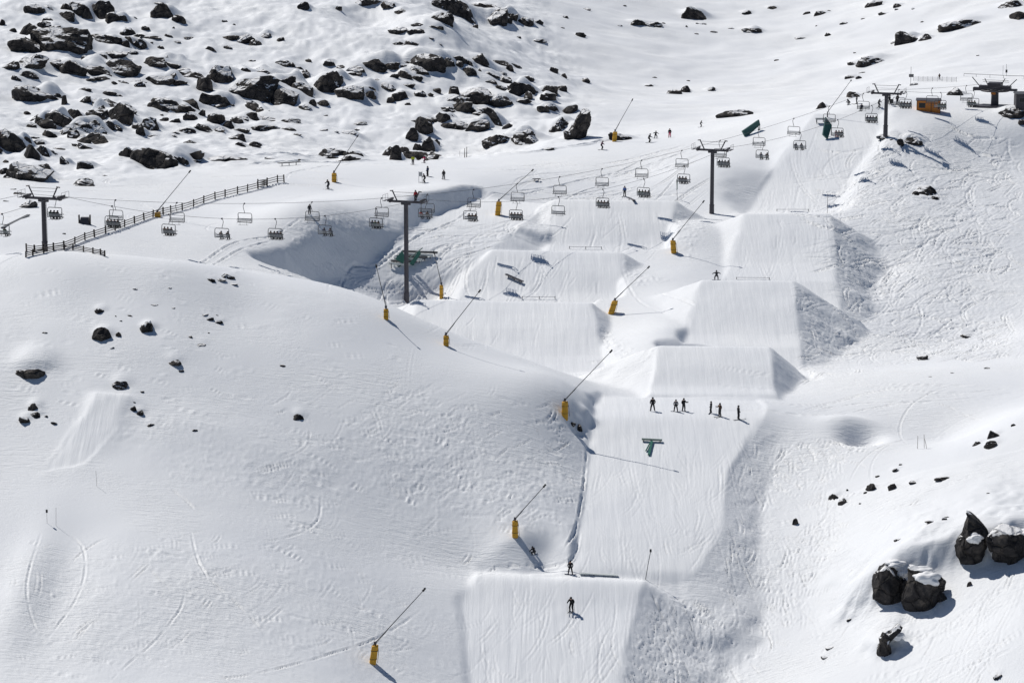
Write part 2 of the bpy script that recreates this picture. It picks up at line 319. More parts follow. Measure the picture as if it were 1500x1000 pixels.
add(strokes([(710,850),(930,860),(900,1000),(700,1000)], 110, 9, 0.6, -98, 8, 0.06))
add(strokes([(500,420),(640,330),(800,300),(700,380),(620,430)], 260, 9, 0.5, -128, 9, 0.14))
add(strokes([(780,240),(1040,200),(1060,290),(800,290)], 150, 16, 0.8, -140, 14, 0.12))
add(strokes([(820,300),(985,298),(970,368),(808,365)], 60, 8, 0.4, -98, 8, 0.07))
add(strokes([(700,370),(905,374),(900,440),(675,436)], 60, 8, 0.4, -100, 8, 0.07))
add(strokes([(620,445),(865,448),(880,540),(600,520)], 70, 8, 0.4, -95, 8, 0.06))
add(strokes([(1095,316),(1212,316),(1218,408),(1072,405)], 60, 8, 0.3, -93, 5, 0.045))
add(strokes([(1190,180),(1280,180),(1225,308),(1100,305)], 60, 18, 0.3, -100, 5, 0.06))
add(strokes([(0,270),(330,250),(560,250),(440,312),(200,350),(0,350)], 160, 16, 0.8, -155, 10, 0.09))
add(strokes([(1200,560),(1500,540),(1500,600),(1150,620)], 60, 18, 0.8, -170, 12, 0.07))
add(strokes([(945,855),(1010,875),(1090,990),(1080,1000),(910,1000)], 420, 3.6, 0.4, -52, 22, 0.15))
add(strokes([(1218,318),(1290,400),(1226,412)], 90, 1.8, 0.5, -60, 50, 0.14))
add(strokes([(1168,418),(1260,500),(1175,500)], 120, 1.8, 0.5, -60, 50, 0.14))
add(strokes([(870,450),(955,515),(885,530)], 80, 1.8, 0.5, -60, 50, 0.13))
add(strokes([(1160,880),(1270,760),(1480,660),(1350,780),(1250,960)], 120, 3, 0.6, -150, 25, 0.06))
LNS = [[], [], []]
def addl(t):
    for a, b in zip(LNS, t): a.extend(b)
for pts, dpt in [
    ([(1190,600),(1250,592),(1330,589),(1390,596),(1450,615)], 0.22), ([(1195,612),(1280,597),(1400,585),(1500,572)], 0.12), ([(1200,585),(1350,578),(1500,566)], 0.10),
    ([(280,780),(290,820),(310,850),(345,882),(378,915),(388,930)], 0.25), ([(250,715),(275,735),(285,745)], 0.18),
    ([(470,725),(466,760),(440,780),(405,790),(380,792)], 0.14), ([(90,775),(120,800),(124,840),(110,880),(85,915),(70,935)], 0.16),
    ([(270,870),(262,895),(225,940),(190,970),(160,998)], 0.12), ([(250,985),(330,992),(420,975),(500,952),(560,930),(620,890)], 0.2),
    ([(60,780),(40,850),(45,900),(60,930)], 0.14), ([(1300,1000),(1380,965),(1440,945),(1500,938)], 0.16), ([(1360,1000),(1430,970),(1500,945)], 0.14),
    ([(1290,395),(1320,400),(1400,385),(1500,360)], 0.14), ([(1245,340),(1300,360),(1420,350),(1500,322)], 0.14), ([(1290,460),(1330,430),(1350,470),(1320,500),(1290,505)], 0.14),
    ([(1030,215),(900,255),(820,272),(740,280)], 0.25), ([(1020,230),(900,268),(830,290)], 0.2), ([(980,215),(860,262),(780,282),(700,290)], 0.25),
    ([(420,262),(440,250),(560,240),(660,232)], 0.2), ([(240,380),(330,362),(400,345),(440,320)], 0.3), ([(250,385),(340,372),(400,352)], 0.25),
    ([(740,18),(800,30),(860,45),(930,62),(1000,85)], 0.5), ([(1395,130),(1430,100),(1470,80),(1500,55)], 0.3),
    ([(850,780),(838,818),(800,831),(760,828),(722,834),(700,842)], 0.32), ([(912,395),(935,440),(980,460)], 0.12), ([(960,430),(1020,450)], 0.2), ([(700,300),(640,335),(560,385),(500,420),(480,430)], 0.35), ([(860,655),(856,700),(850,740),(838,785),(822,812)], 0.3)]:
    addl(line(pts, dpt))
S = [np.array(a) for a in S]
TR = stamp(S[0], S[1], 0.00034 * S[1], S[2] * 1.05)
TR2 = stamp(np.array(LNS[0]), np.array(LNS[1]), 0.00052 * np.array(LNS[1]), np.array(LNS[2]) * 1.25)
LNS = [[], [], []]
for pts in [[(562,234.5),(640,231.5),(700,228.5),(760,224.5),(820,217),(870,209.5),(930,200),(1000,192)], [(370,241),(440,237),(560,235)], [(330,228),(420,226),(470,229)]]: addl(line(pts, 0.7))
TR3 = stamp(np.array(LNS[0]), np.array(LNS[1]), 0.75, np.array(LNS[2]))
Z += TR + TR2 + TR3
# ---------------------------------------------------------------- boulders and stones
# per zoomed window of the photograph: x centre, y centre, width, height, shape (r round, a angular, f flat), optional landmark name
RK = [
((0,0,3.745), """320,215,290,130,r,broad flat-topped brown boulder;155,160,90,75,a;190,50,100,55,r;430,50,120,90,a;540,55,135,110,a,tall split outcrop at the top left;895,60,110,90,r,snow-streaked boulder near top edge;625,222,80,55,r;755,232,80,65,a;695,175,80,50,r;675,100,50,35,a;800,155,40,30,f;625,300,130,45,f;645,365,190,85,r,boulder with a square snow patch;395,370,150,85,r;150,335,180,75,r,wide low boulder near the left edge;155,412,90,45,a;490,335,80,60,r;840,335,120,50,r;900,322,70,35,r;985,320,50,22,f;985,383,90,22,f;1060,410,100,40,f;560,430,80,25,f;630,455,35,20,a;870,440,140,50,a;940,425,60,50,a;750,448,90,25,f;1220,415,150,120,r,round boulder with a snow blaze;1335,405,60,70,a;1370,480,270,130,a,huge dark twin-block boulder;1440,400,120,40,a;915,575,170,80,r,half-round boulder standing alone;160,515,160,95,r;265,500,80,60,a;355,550,35,60,a;465,545,60,40,r;575,580,150,70,r;595,512,80,28,f;465,490,60,20,f;640,620,150,120,a,sharp black pyramid boulder;520,625,60,45,a;300,650,150,100,r,heap of black boulders at the left;400,640,110,90,a;250,680,110,60,a;400,700,170,80,a;510,700,130,90,a;540,760,120,70,a;595,690,80,70,a;820,680,90,80,a,square tilted dark block;745,690,50,40,r;900,655,45,25,f;955,662,60,28,f;1040,640,70,50,a;1100,620,40,40,a;1185,650,80,70,r;1120,700,120,50,a;1010,715,80,30,f;1190,575,110,25,f;1235,545,30,20,a;1390,580,80,60,r;1370,640,90,50,a;1430,700,180,40,f;1300,750,75,35,r;1320,790,50,30,f;1040,775,60,18,f;1400,790,60,30,a;55,770,140,140,r,black boulder at the left edge;160,830,90,90,a;210,780,55,30,a;360,880,55,50,a;250,835,90,25,a;475,800,90,45,a;470,905,85,50,a;25,885,40,22,f;150,940,230,110,r,rounded boulder at the field's left end;235,930,80,70,r;20,940,60,40,r;455,990,70,20,f;700,835,90,70,r;835,870,230,130,r,half-dome boulder with a snow cap;1020,875,150,60,r;1160,870,180,35,f;1330,215,120,55,a,lone wedge boulder on the open snow;1455,195,50,28,r;1232,115,30,14,f;1250,260,40,20,r;1150,265,60,28,f;1380,333,35,12,f;1285,135,14,10,a;745,97,20,12,a;870,17,60,14,f;840,205,80,15,f;925,195,40,20,f;970,230,35,12,f;880,260,35,20,a;825,235,25,12,a;1030,207,60,12,f;950,152,15,12,a;575,963,25,8,f;320,815,60,14,f;180,755,60,14,f;10,125,30,40,r;290,265,50,30,a;250,135,80,40,a;265,110,60,30,a;150,620,35,22,a;195,645,30,20,a;70,165,40,25,a;380,975,20,8,f;980,92,16,10,a;885,630,25,12,f;1240,690,30,14,a;950,743,35,10,f;820,745,70,10,f"""),
((370,0,3.745), """280,35,60,55,a;472,47,30,28,a;610,10,90,35,r;745,30,70,45,a;820,60,70,25,f;1130,45,190,110,a,great peaked boulder at the top centre;1025,25,70,50,r;1310,90,150,90,a,sloping dark slab of the summit group;1235,45,40,35,a;1355,60,50,40,r;1480,110,40,25,a;68,195,50,25,r;150,215,40,30,a;5,218,20,30,a;805,168,105,40,r;918,138,90,28,f;1020,152,50,18,f;870,242,90,40,r;980,210,25,12,a;935,180,20,10,f;1030,243,20,12,f;160,348,85,32,a;305,332,35,20,r;415,345,60,40,a;500,365,70,16,f;255,372,40,12,f;270,405,75,45,r;40,385,50,30,a;150,450,140,70,a;240,460,55,45,r;395,450,170,130,a,large blocky boulder with a rubble tail;540,505,140,80,a;650,350,150,55,r;735,365,110,45,r;760,330,60,25,f;560,405,70,25,f;870,300,110,30,f;960,335,170,80,r,long whale-backed boulder;1050,340,100,50,r;860,352,80,30,f;905,385,100,55,r;830,410,90,50,a;900,430,60,28,r;685,445,50,25,a;735,475,100,40,a;640,490,60,40,a;855,470,60,22,f;810,525,80,55,a;910,515,70,35,r;970,520,40,25,a;1010,497,40,25,r;855,570,35,18,f;1255,325,110,65,a,two-humped boulder on clean snow;1370,345,90,30,a;1410,375,35,30,a;1190,390,60,42,r;1245,385,20,18,a;1310,405,80,30,f;1375,440,85,50,r;1460,490,90,90,r;1100,515,60,90,a;1230,525,200,100,r,wide boulder half drifted over;1130,585,120,55,r;1250,598,80,25,f;1325,640,110,110,a;1240,625,70,25,f;330,565,35,45,a;385,565,60,35,r;285,590,60,30,r;190,632,30,14,f;400,633,20,10,f;125,622,45,18,f;85,620,35,28,a;1040,650,80,70,a;1065,685,90,30,f;935,690,90,110,a,upright stack above the trail;925,660,100,40,f;965,795,80,100,a;1000,785,50,45,r;990,840,30,22,a;1235,690,110,70,r;1420,740,60,40,r;1480,760,70,60,r;580,675,75,20,f;525,727,75,22,f;245,738,40,12,f;390,712,40,10,f;455,722,30,10,f;575,710,30,12,f;435,840,155,55,r,long low boulder by the trail;505,850,100,28,r;580,850,60,24,r;740,830,60,60,r;785,840,65,100,a,pointed pinnacle rock beside the trail;830,820,50,35,r;900,850,120,40,r;95,868,50,12,f;250,876,25,8,f;20,800,40,20,a;1460,205,18,10,f;1405,105,20,12,f;1220,145,30,22,a;80,655,180,40,f;20,705,50,22,f"""),
((740,0,3.745), """15,115,40,35,r;110,118,80,45,r;320,92,45,10,f;315,152,20,8,f;445,50,40,12,f;655,32,18,8,f;185,220,70,20,f;75,205,22,12,f;415,192,50,28,r;265,385,45,35,r;322,415,30,25,r;435,440,50,28,r;25,375,40,35,a;125,430,60,30,r;105,490,150,85,r,domed boulder on the drift;225,495,110,60,a;10,445,40,45,r;235,590,70,45,r;345,600,90,50,r;210,600,60,40,a;90,555,100,30,a;720,125,80,38,a;805,135,100,30,f;870,128,18,10,f;1045,75,140,80,a,lone peaked boulder, far slope;627,140,25,8,f;1325,70,45,24,r;1462,43,45,18,a;1350,165,95,22,f;1240,155,30,10,f;995,145,12,12,a;1070,130,60,12,f;1145,175,35,10,f;1050,185,20,10,f;930,505,75,28,r;985,490,50,45,a;1125,488,50,26,r,small round boulder in the bowl;790,470,45,14,f;820,425,25,8,f;1005,443,20,6,f;1490,330,25,8,f;300,680,110,80,r;110,755,190,100,r;20,690,60,30,r;640,750,120,50,r;1260,622,170,42,r,low dark mound above the trail;240,815,50,10,f"""),
((1100,0,3.745), """25,168,60,24,f;305,72,40,18,a;385,72,70,25,a;430,62,25,12,a;275,208,60,10,f;143,330,25,8,f;510,128,38,14,f;425,190,35,18,a;358,142,10,8,f;675,20,80,40,f;808,30,45,22,a;800,52,20,10,f;892,48,20,10,f;725,75,45,18,r;615,102,20,8,f;940,120,18,8,f;860,207,110,75,r,block of rock above the station;955,205,65,40,r;790,235,40,14,f;1150,130,210,60,f,long curved slab at the upper right;1430,20,110,45,r,dark boulder in the top right corner;1470,85,80,45,r;665,330,150,50,f,flat ledge above the unloading area;560,348,50,20,f;545,422,60,20,f;592,425,30,20,f;610,398,35,7,f;570,290,15,6,f;1245,305,15,6,f;560,520,60,35,a;385,580,50,42,a,small square block by the piste;895,463,45,14,f;1130,505,95,50,r;745,745,90,16,f;895,772,85,38,r,round rock under the upper lift tower;820,780,35,40,r;775,765,25,8,f;1440,620,130,60,r,black rocks under the dark hut;1490,670,40,30,r"""),
((1100,233,3.745), """955,170,115,50,r,lone dark boulder on the tracked right slope;905,188,35,25,r;1005,210,45,18,f;1175,970,65,25,r,grey stone on the white flat at the right"""),
((0,233,3.745), """150,248,90,48,r,rounded boulder beside the left lift tower;450,130,110,45,a;103,188,50,14,f;68,165,35,6,f;30,230,30,8,f;350,408,18,8,f;1245,640,70,28,f;1155,662,45,14,f;1210,662,50,12,f;1280,685,40,8,f;740,711,30,7,f;930,704,28,10,f;845,799,45,7,f;950,815,25,6,f;545,828,65,35,r;805,910,80,80,a,upright black boulder on the near hill;555,950,110,90,a,ragged black boulder on the near hill;650,960,30,25,a;712,858,32,10,f;662,886,18,7,f;635,860,10,8,a;1120,853,50,10,f;1150,875,45,20,a;1200,892,45,22,r;1190,855,22,8,f;245,950,30,12,f;1145,952,15,8,f"""),
((0,480,3.0), """125,195,160,50,a,long low rock at the left edge of the near hill;525,248,95,48,a,wedge rock above the small kicker;145,345,65,50,a;105,400,55,38,a,cluster of three rocks left of the small kicker;155,380,50,30,r;235,417,30,18,f;200,387,22,12,f;585,352,35,28,r;612,370,38,22,a;660,425,40,16,f;758,148,80,30,a;798,188,28,10,f;490,87,25,10,f;835,38,22,10,f;885,73,45,12,f;1243,165,28,12,f;1310,388,60,32,a,small sunken rock on the near hill;590,327,12,6,f;625,280,18,10,f;855,448,30,12,f;520,25,28,26,a"""),
((1100,480,3.745), """940,160,60,40,a;1295,220,38,10,f;1105,246,22,8,f;985,267,25,5,f;1335,580,75,50,a,upper of the paired rocks on the right crest;1325,635,90,50,a;1240,632,52,24,a;1440,530,28,20,a;797,776,48,24,a;823,748,24,12,f;697,812,32,12,f;530,887,14,14,a;660,880,55,55,a;775,880,50,50,a;890,860,50,22,a;1048,838,90,24,f,flat rock at the right end of the rock string;455,920,60,38,a,rock at the left end of the rock string;500,955,50,45,a;628,912,24,14,f;600,975,18,10,f;1300,948,22,8,f"""),
((500,480,3.745), """1265,523,46,24,f,flat rock in the hole below the shoulder snow gun;1308,545,48,58,a"""),
((1000,667,3.0), """1083,367,45,18,f;1148,348,25,14,f;1160,325,22,8,f;497,285,32,40,a,lone rock on the lower right slope;733,725,25,16,f;648,843,42,14,f;627,885,40,12,f;1385,968,40,24,r,half-buried rock in the lower right corner;1260,560,25,30,a;943,443,35,12,f"""),
]
ROCKS = []
for (ox, oy, sc_), txt in RK:
    for it in txt.split(';'):
        q = it.split(','); cx, cy, w, h = [float(v) for v in q[:4]]
        ROCKS.append([ox + cx / sc_, oy + cy / sc_, w / sc_, h / sc_, q[4].strip(), q[5].strip() if len(q) > 5 else None])
OUTL = [
 ([(900,458),(868,480),(850,520),(833,580),(835,650),(845,695),(870,700),(910,680),(960,640),(985,610),(985,530),(960,515),(940,500),(905,480)], 1000, 667, 3, 'big black cliff-faced boulder, left half of the split pair at lower right', 0.9, 3),
 ([(1000,490),(985,600),(972,650),(985,690),(1060,695),(1110,685),(1138,660),(1145,600),(1152,570),(1130,535),(1095,505),(1050,498)], 1000, 667, 3, 'big black boulder with thick snow cap, right half of the split pair', 0.8, 5),
 ([(1300,222),(1275,235),(1255,280),(1230,340),(1203,410),(1205,470),(1225,530),(1250,528),(1290,470),(1325,410),(1350,370),(1335,330),(1320,290)], 1000, 667, 3, 'tall pointed black boulder with a round snow pad, near the right edge', 0.7, 8),
 ([(1385,300),(1350,320),(1345,370),(1365,430),(1390,475),(1420,495),(1455,480),(1465,430),(1500,425),(1540,440),(1560,350),(1500,312),(1460,330),(1420,315)], 1000, 667, 3, 'jagged black boulder cut off by the right edge', 0.6, 12),
 ([(950,745),(880,768),(858,795),(850,908),(885,900),(922,870),(918,840),(905,800),(960,768)], 1000, 667, 3, 'small black hook-shaped boulder below the split pair', 0.9, 15),
 ([(455,590),(430,600),(395,640),(370,700),(310,750),(345,775),(420,775),(450,690),(470,650),(470,610)], 740, 0, 3.745, 'leaning slab of brown rock pointing skyward beside the trail', 0.7, 20),
]
_rf = random.Random(77); extra = []
for r in ROCKS:
    if r[0] < 860 and r[1] < 240 and r[2] > 21:
        for k in range(2 if r[2] > 30 else 1):
            sg = _rf.choice((-1, 1)); extra.append([r[0] + sg * r[2] * _rf.uniform(.5, .85), r[1] + r[3] * _rf.uniform(-.15, .5), r[2] * _rf.uniform(.45, .8), r[3] * _rf.uniform(.45, .8), _rf.choice('rfaf'), None])
ROCKS += extra
for r in ROCKS:
    b = hit(r[0], r[1] + 0.38 * r[3]); r.append(b)
OB = []
for pts, ox, oy, sc_, *_ in OUTL:
    P = [(ox + a / sc_, oy + b / sc_) for a, b in pts]; ym = max(p[1] for p in P); bl = [p[0] for p in P if p[1] > ym - 6]; OB.append(hit(sum(bl) / len(bl), ym - 3))
def mound(x, y, rx, ry, h):
    j0, j1 = np.searchsorted(yrows, y - 3 * ry), np.searchsorted(yrows, y + 3 * ry); i0, i1 = np.searchsorted(tcols, (x - 3 * rx) / y), np.searchsorted(tcols, (x + 3 * rx) / y)
    a = (XX[j0:j1, i0:i1] - x) / rx; b = (YY[j0:j1, i0:i1] - y); b = b / np.where(b < 0, ry * 0.55, ry * 1.2)
    Z[j0:j1, i0:i1] += h * np.exp(-(a * a + b * b) ** 1.3)
for r in ROCKS:                       # drifts of snow lying against the uphill side of each rock
    s_ = r[6][1] / F; w_, h_ = r[2] * s_, r[3] * s_
    if r[1] > 250 and r[2] < 40: w_ *= .7; h_ *= .35
    if r[2] > 12: mound(r[6][0] + 0.1 * w_, r[6][1] + 0.55 * w_ + 0.4, 0.52 * w_ + 0.3, 0.6 * w_ + 0.3, 0.55 * h_)
def bench(x0, y0, rx, h, back):
    """higher ground behind a rock step, fading sideways and uphill"""
    j0, j1 = np.searchsorted(yrows, y0 - 6), np.searchsorted(yrows, y0 + 3 * back); x = XX[j0:j1]; y = YY[j0:j1]
    wob = 0.8 * vnoise(x / 2.2, y / 2.6, 71) + 0.3 * vnoise(x / .9, y / 1.1, 73)
    d = y - y0 + wob; up = 1 / (1 + np.exp(-d / 0.75)); lat_ = np.exp(-np.abs((x - x0 + wob) / rx) ** 2.6); Z[j0:j1] += h * up * lat_ * np.exp(-np.maximum(d, 0) / back)
bench((OB[0][0] + OB[1][0]) / 2 + .3, OB[0][1] + 2.6, 5.6, 4.2, 9)
bench(OB[2][0] + 3.6, OB[2][1] + 2.4, 7.0, 4.0, 9)
bench(OB[4][0] + .9, OB[4][1] + 1.8, 2.4, 1.8, 5)
bench(OB[5][0], OB[5][1] + 2.5, 3.0, 1.8, 5)

for r in ROCKS:
    if r[1] > 560 and r[0] > 1100: r[6] = (r[6][0], r[6][1], ground(r[6][0], r[6][1]))
# ---------------------------------------------------------------- materials
MATS = {}
def nodes(name):
    m = bpy.data.materials.new(name); m.use_nodes = True; nt = m.node_tree
    return m, nt, nt.nodes['Principled BSDF']
def snow_nodes(nt, bs, scale_bump=1.0, coord='Object'):
    pass
def mk_snow():
    m, nt, b = nodes("snow"); N = nt.nodes; Lk = nt.links
    b.inputs['Roughness'].default_value = 0.6; b.inputs['Specular IOR Level'].default_value = 0.25
    g = N.new('ShaderNodeNewGeometry')
    n1 = N.new('ShaderNodeTexNoise'); n1.inputs['Scale'].default_value = 0.05; n1.inputs['Detail'].default_value = 4
    cr = N.new('ShaderNodeValToRGB'); cr.color_ramp.elements[0].position = 0.3; cr.color_ramp.elements[1].position = 0.7
    cr.color_ramp.elements[0].color = (0.765, 0.785, 0.82, 1); cr.color_ramp.elements[1].color = (0.835, 0.85, 0.87, 1)
    Lk.new(g.outputs['Position'], n1.inputs['Vector']); Lk.new(n1.outputs['Fac'], cr.inputs[0]); Lk.new(cr.outputs[0], b.inputs['Base Color'])
    at = N.new('ShaderNodeAttribute'); at.attribute_name = 'groom'
    # wind crust: noise stretched across the slope
    mp = N.new('ShaderNodeMapping'); mp.inputs['Scale'].default_value = (0.8, 1.2, 1.0); mp.inputs['Rotation'].default_value = (0, 0, R(25))
    n2 = N.new('ShaderNodeTexNoise'); n2.inputs['Scale'].default_value = 2.0; n2.inputs['Detail'].default_value = 6; n2.inputs['Roughness'].default_value = 0.7
    Lk.new(g.outputs['Position'], mp.inputs[0]); Lk.new(mp.outputs[0], n2.inputs['Vector'])
    mp3 = N.new('ShaderNodeMapping'); mp3.inputs['Scale'].default_value = (0.45, 2.2, 1.0); mp3.inputs['Rotation'].default_value = (0, 0, R(-14))
    n5 = N.new('ShaderNodeTexNoise'); n5.inputs['Scale'].default_value = 1.1; n5.inputs['Detail'].default_value = 7; n5.inputs['Roughness'].default_value = 0.6; n5.inputs['Distortion'].default_value = 0.6
    Lk.new(g.outputs['Position'], mp3.inputs[0]); Lk.new(mp3.outputs[0], n5.inputs['Vector'])
    pn5 = N.new('ShaderNodeTexNoise'); pn5.inputs['Scale'].default_value = 0.05; pn5.inputs['Detail'].default_value = 6; Lk.new(g.outputs['Position'], pn5.inputs['Vector'])
    pr5 = N.new('ShaderNodeMapRange'); pr5.inputs['From Min'].default_value = 0.45; pr5.inputs['From Max'].default_value = 0.6; pr5.inputs['To Max'].default_value = 0.75; Lk.new(pn5.outputs['Fac'], pr5.inputs['Value'])
    iv5 = N.new('ShaderNodeMath'); iv5.operation = 'SUBTRACT'; iv5.inputs[0].default_value = 1.0; Lk.new(at.outputs['Fac'], iv5.inputs[1])
    m5 = N.new('ShaderNodeMath'); m5.operation = 'MULTIPLY'; Lk.new(pr5.outputs[0], m5.inputs[0]); Lk.new(iv5.outputs[0], m5.inputs[1])
    bu5 = N.new('ShaderNodeBump'); bu5.inputs['Distance'].default_value = 0.22; Lk.new(m5.outputs[0], bu5.inputs['Strength']); Lk.new(n5.outputs['Fac'], bu5.inputs['Height'])
    # groomed: fine streaks down the fall line
    mp2 = N.new('ShaderNodeMapping'); mp2.inputs['Scale'].default_value = (2.6, 0.16, 0.16); mp2.inputs['Rotation'].default_value = (0, 0, R(4))
    n3 = N.new('ShaderNodeTexNoise'); n3.inputs['Scale'].default_value = 1.0; n3.inputs['Detail'].default_value = 4; n3.inputs['Roughness'].default_value = 0.6
    Lk.new(g.outputs['Position'], mp2.inputs[0]); Lk.new(mp2.outputs[0], n3.inputs['Vector'])
    bu1 = N.new('ShaderNodeBump'); bu1.inputs['Distance'].default_value = 0.16
    iv = N.new('ShaderNodeMath'); iv.operation = 'SUBTRACT'; iv.inputs[0].default_value = 1.0; Lk.new(at.outputs['Fac'], iv.inputs[1])
    ms = N.new('ShaderNodeMath'); ms.operation = 'MULTIPLY'; ms.inputs[1].default_value = 0.5; pn = N.new('ShaderNodeTexNoise'); pn.inputs['Scale'].default_value = 0.11; pn.inputs['Detail'].default_value = 5; Lk.new(g.outputs['Position'], pn.inputs['Vector']); pr = N.new('ShaderNodeMapRange'); pr.inputs['From Min'].default_value = 0.42; pr.inputs['From Max'].default_value = 0.62; pr.inputs['To Min'].default_value = 0.12; Lk.new(pn.outputs['Fac'], pr.inputs['Value'])
    mm = N.new('ShaderNodeMath'); mm.operation = 'MULTIPLY'; Lk.new(iv.outputs[0], mm.inputs[0]); Lk.new(pr.outputs[0], mm.inputs[1]); Lk.new(mm.outputs[0], ms.inputs[0])
    Lk.new(ms.outputs[0], bu1.inputs['Strength']); Lk.new(n2.outputs['Fac'], bu1.inputs['Height'])
    Lk.new(bu5.outputs[0], bu1.inputs['Normal'])
    bu2 = N.new('ShaderNodeBump'); bu2.inputs['Distance'].default_value = 0.05
    ms2 = N.new('ShaderNodeMath'); ms2.operation = 'MULTIPLY'; ms2.inputs[1].default_value = 0.9; Lk.new(at.outputs['Fac'], ms2.inputs[0])
    Lk.new(ms2.outputs[0], bu2.inputs['Strength']); Lk.new(n3.outputs['Fac'], bu2.inputs['Height']); Lk.new(bu1.outputs[0], bu2.inputs['Normal'])
    Lk.new(bu2.outputs[0], b.inputs['Normal'])
    return m
MATS['snow'] = mk_snow()
# ---------------------------------------------------------------- the ground mesh
def build_ground():
    me = bpy.data.meshes.new("snow_slope")
    co = np.stack([XX, YY, Z], 2).reshape(-1, 3).astype(np.float32)
    idx = np.arange(NR * NC).reshape(NR, NC)
    q = np.stack([idx[:-1, :-1], idx[:-1, 1:], idx[1:, 1:], idx[1:, :-1]], 2).reshape(-1, 4).astype(np.int32)
    me.vertices.add(len(co)); me.vertices.foreach_set('co', co.ravel())
    me.loops.add(q.size); me.loops.foreach_set('vertex_index', q.ravel())
    me.polygons.add(len(q)); me.polygons.foreach_set('loop_start', np.arange(0, q.size, 4, dtype=np.int32)); 
    me.polygons.foreach_set('use_smooth', np.ones(len(q), bool))
    me.update(calc_edges=True)
    at = me.attributes.new('groom', 'FLOAT', 'POINT'); at.data.foreach_set('value', np.clip(GROOM, 0, 1).ravel().astype(np.float32))
    me.materials.append(MATS['snow'])
    o = bpy.data.objects.new("ground", me); COL.objects.link(o); o['kind'] = 'structure'; o['label'] = 'snow covered mountainside shaped into a terrain park'
    return o

build_ground()
# ---------------------------------------------------------------- helpers for things
def mat(name, col, rough=0.6, metal=0.0, var=0.0, scale=6.0, bump=0.0, spec=0.4):
    m, nt, b = nodes(name); N = nt.nodes; Lk = nt.links
    b.inputs['Roughness'].default_value = rough; b.inputs['Metallic'].default_value = metal; b.inputs['Specular IOR Level'].default_value = spec
    tc = N.new('ShaderNodeTexCoord'); n = N.new('ShaderNodeTexNoise'); n.inputs['Scale'].default_value = scale; n.inputs['Detail'].default_value = 4
    Lk.new(tc.outputs['Object'], n.inputs['Vector']); mx = N.new('ShaderNodeMixRGB'); mx.inputs[1].default_value = tuple(c * (1 - var) for c in col) + (1,); mx.inputs[2].default_value = tuple(min(1, c * (1 + var)) for c in col) + (1,)
    Lk.new(n.outputs['Fac'], mx.inputs[0]); Lk.new(mx.outputs[0], b.inputs['Base Color'])
    if bump:
        bu = N.new('ShaderNodeBump'); bu.inputs['Distance'].default_value = bump; Lk.new(n.outputs['Fac'], bu.inputs['Height']); Lk.new(bu.outputs[0], b.inputs['Normal'])
    MATS[name] = m; return m
def mk_rock():
    m, nt, b = nodes("rock"); N = nt.nodes; Lk = nt.links
    b.inputs['Roughness'].default_value = 0.85; b.inputs['Specular IOR Level'].default_value = 0.2
    g = N.new('ShaderNodeNewGeometry')
    n = N.new('ShaderNodeTexNoise'); n.inputs['Scale'].default_value = 0.55; n.inputs['Detail'].default_value = 7; n.inputs['Roughness'].default_value = 0.65
    Lk.new(g.outputs['Position'], n.inputs['Vector'])
    cr = N.new('ShaderNodeValToRGB'); e = cr.color_ramp.elements; e[0].position = 0.32; e[0].color = (0.018, 0.017, 0.019, 1); e[1].position = 0.72; e[1].color = (0.14, 0.12, 0.102, 1)
    e2 = cr.color_ramp.elements.new(0.5); e2.color = (0.040, 0.037, 0.037, 1); Lk.new(n.outputs['Fac'], cr.inputs[0])
    # snow lying on upward faces and caught in ledges
    sx = N.new('ShaderNodeSeparateXYZ'); Lk.new(g.outputs['Normal'], sx.inputs[0])
    n2 = N.new('ShaderNodeTexNoise'); n2.inputs['Scale'].default_value = 0.22; n2.inputs['Detail'].default_value = 3; n2.inputs['Roughness'].default_value = 0.6; Lk.new(g.outputs['Position'], n2.inputs['Vector'])
    oi = N.new('ShaderNodeObjectInfo')
    ml = N.new('ShaderNodeMath'); ml.operation = 'MULTIPLY_ADD'; ml.inputs[1].default_value = 1.35; Lk.new(n2.outputs['Fac'], ml.inputs[0]); Lk.new(sx.outputs['Z'], ml.inputs[2])
    ad = N.new('ShaderNodeMath'); ad.operation = 'MULTIPLY_ADD'; ad.inputs[1].default_value = 0.30; Lk.new(oi.outputs['Random'], ad.inputs[0]); Lk.new(ml.outputs[0], ad.inputs[2])
    c2 = N.new('ShaderNodeMapRange'); c2.inputs['From Min'].default_value = 1.60; c2.inputs['From Max'].default_value = 1.64; Lk.new(ad.outputs[0], c2.inputs['Value'])
    mx = N.new('ShaderNodeMixRGB'); Lk.new(c2.outputs[0], mx.inputs[0]); Lk.new(cr.outputs[0], mx.inputs[1]); mx.inputs[2].default_value = (0.84, 0.84, 0.85, 1)
    Lk.new(mx.outputs[0], b.inputs['Base Color'])
    vo = N.new('ShaderNodeTexVoronoi'); vo.feature = 'DISTANCE_TO_EDGE'; vo.inputs['Scale'].default_value = 0.45; nd = N.new('ShaderNodeMixRGB'); nd.blend_type = 'ADD'; nd.inputs[0].default_value = 1.6; Lk.new(g.outputs['Position'], nd.inputs[1]); Lk.new(n.outputs['Color'], nd.inputs[2]); Lk.new(nd.outputs[0], vo.inputs['Vector'])
    vr = N.new('ShaderNodeMapRange'); vr.inputs['From Max'].default_value = 0.09; Lk.new(vo.outputs['Distance'], vr.inputs['Value']); hm_ = N.new('ShaderNodeMath'); hm_.operation = 'ADD'; Lk.new(vr.outputs[0], hm_.inputs[0]); Lk.new(n.outputs['Fac'], hm_.inputs[1])
    bu = N.new('ShaderNodeBump'); bu.inputs['Distance'].default_value = 0.4; bu.inputs['Strength'].default_value = 0.9; Lk.new(hm_.outputs[0], bu.inputs['Height']); Lk.new(bu.outputs[0], b.inputs['Normal'])
    MATS['rock'] = m
mk_rock()
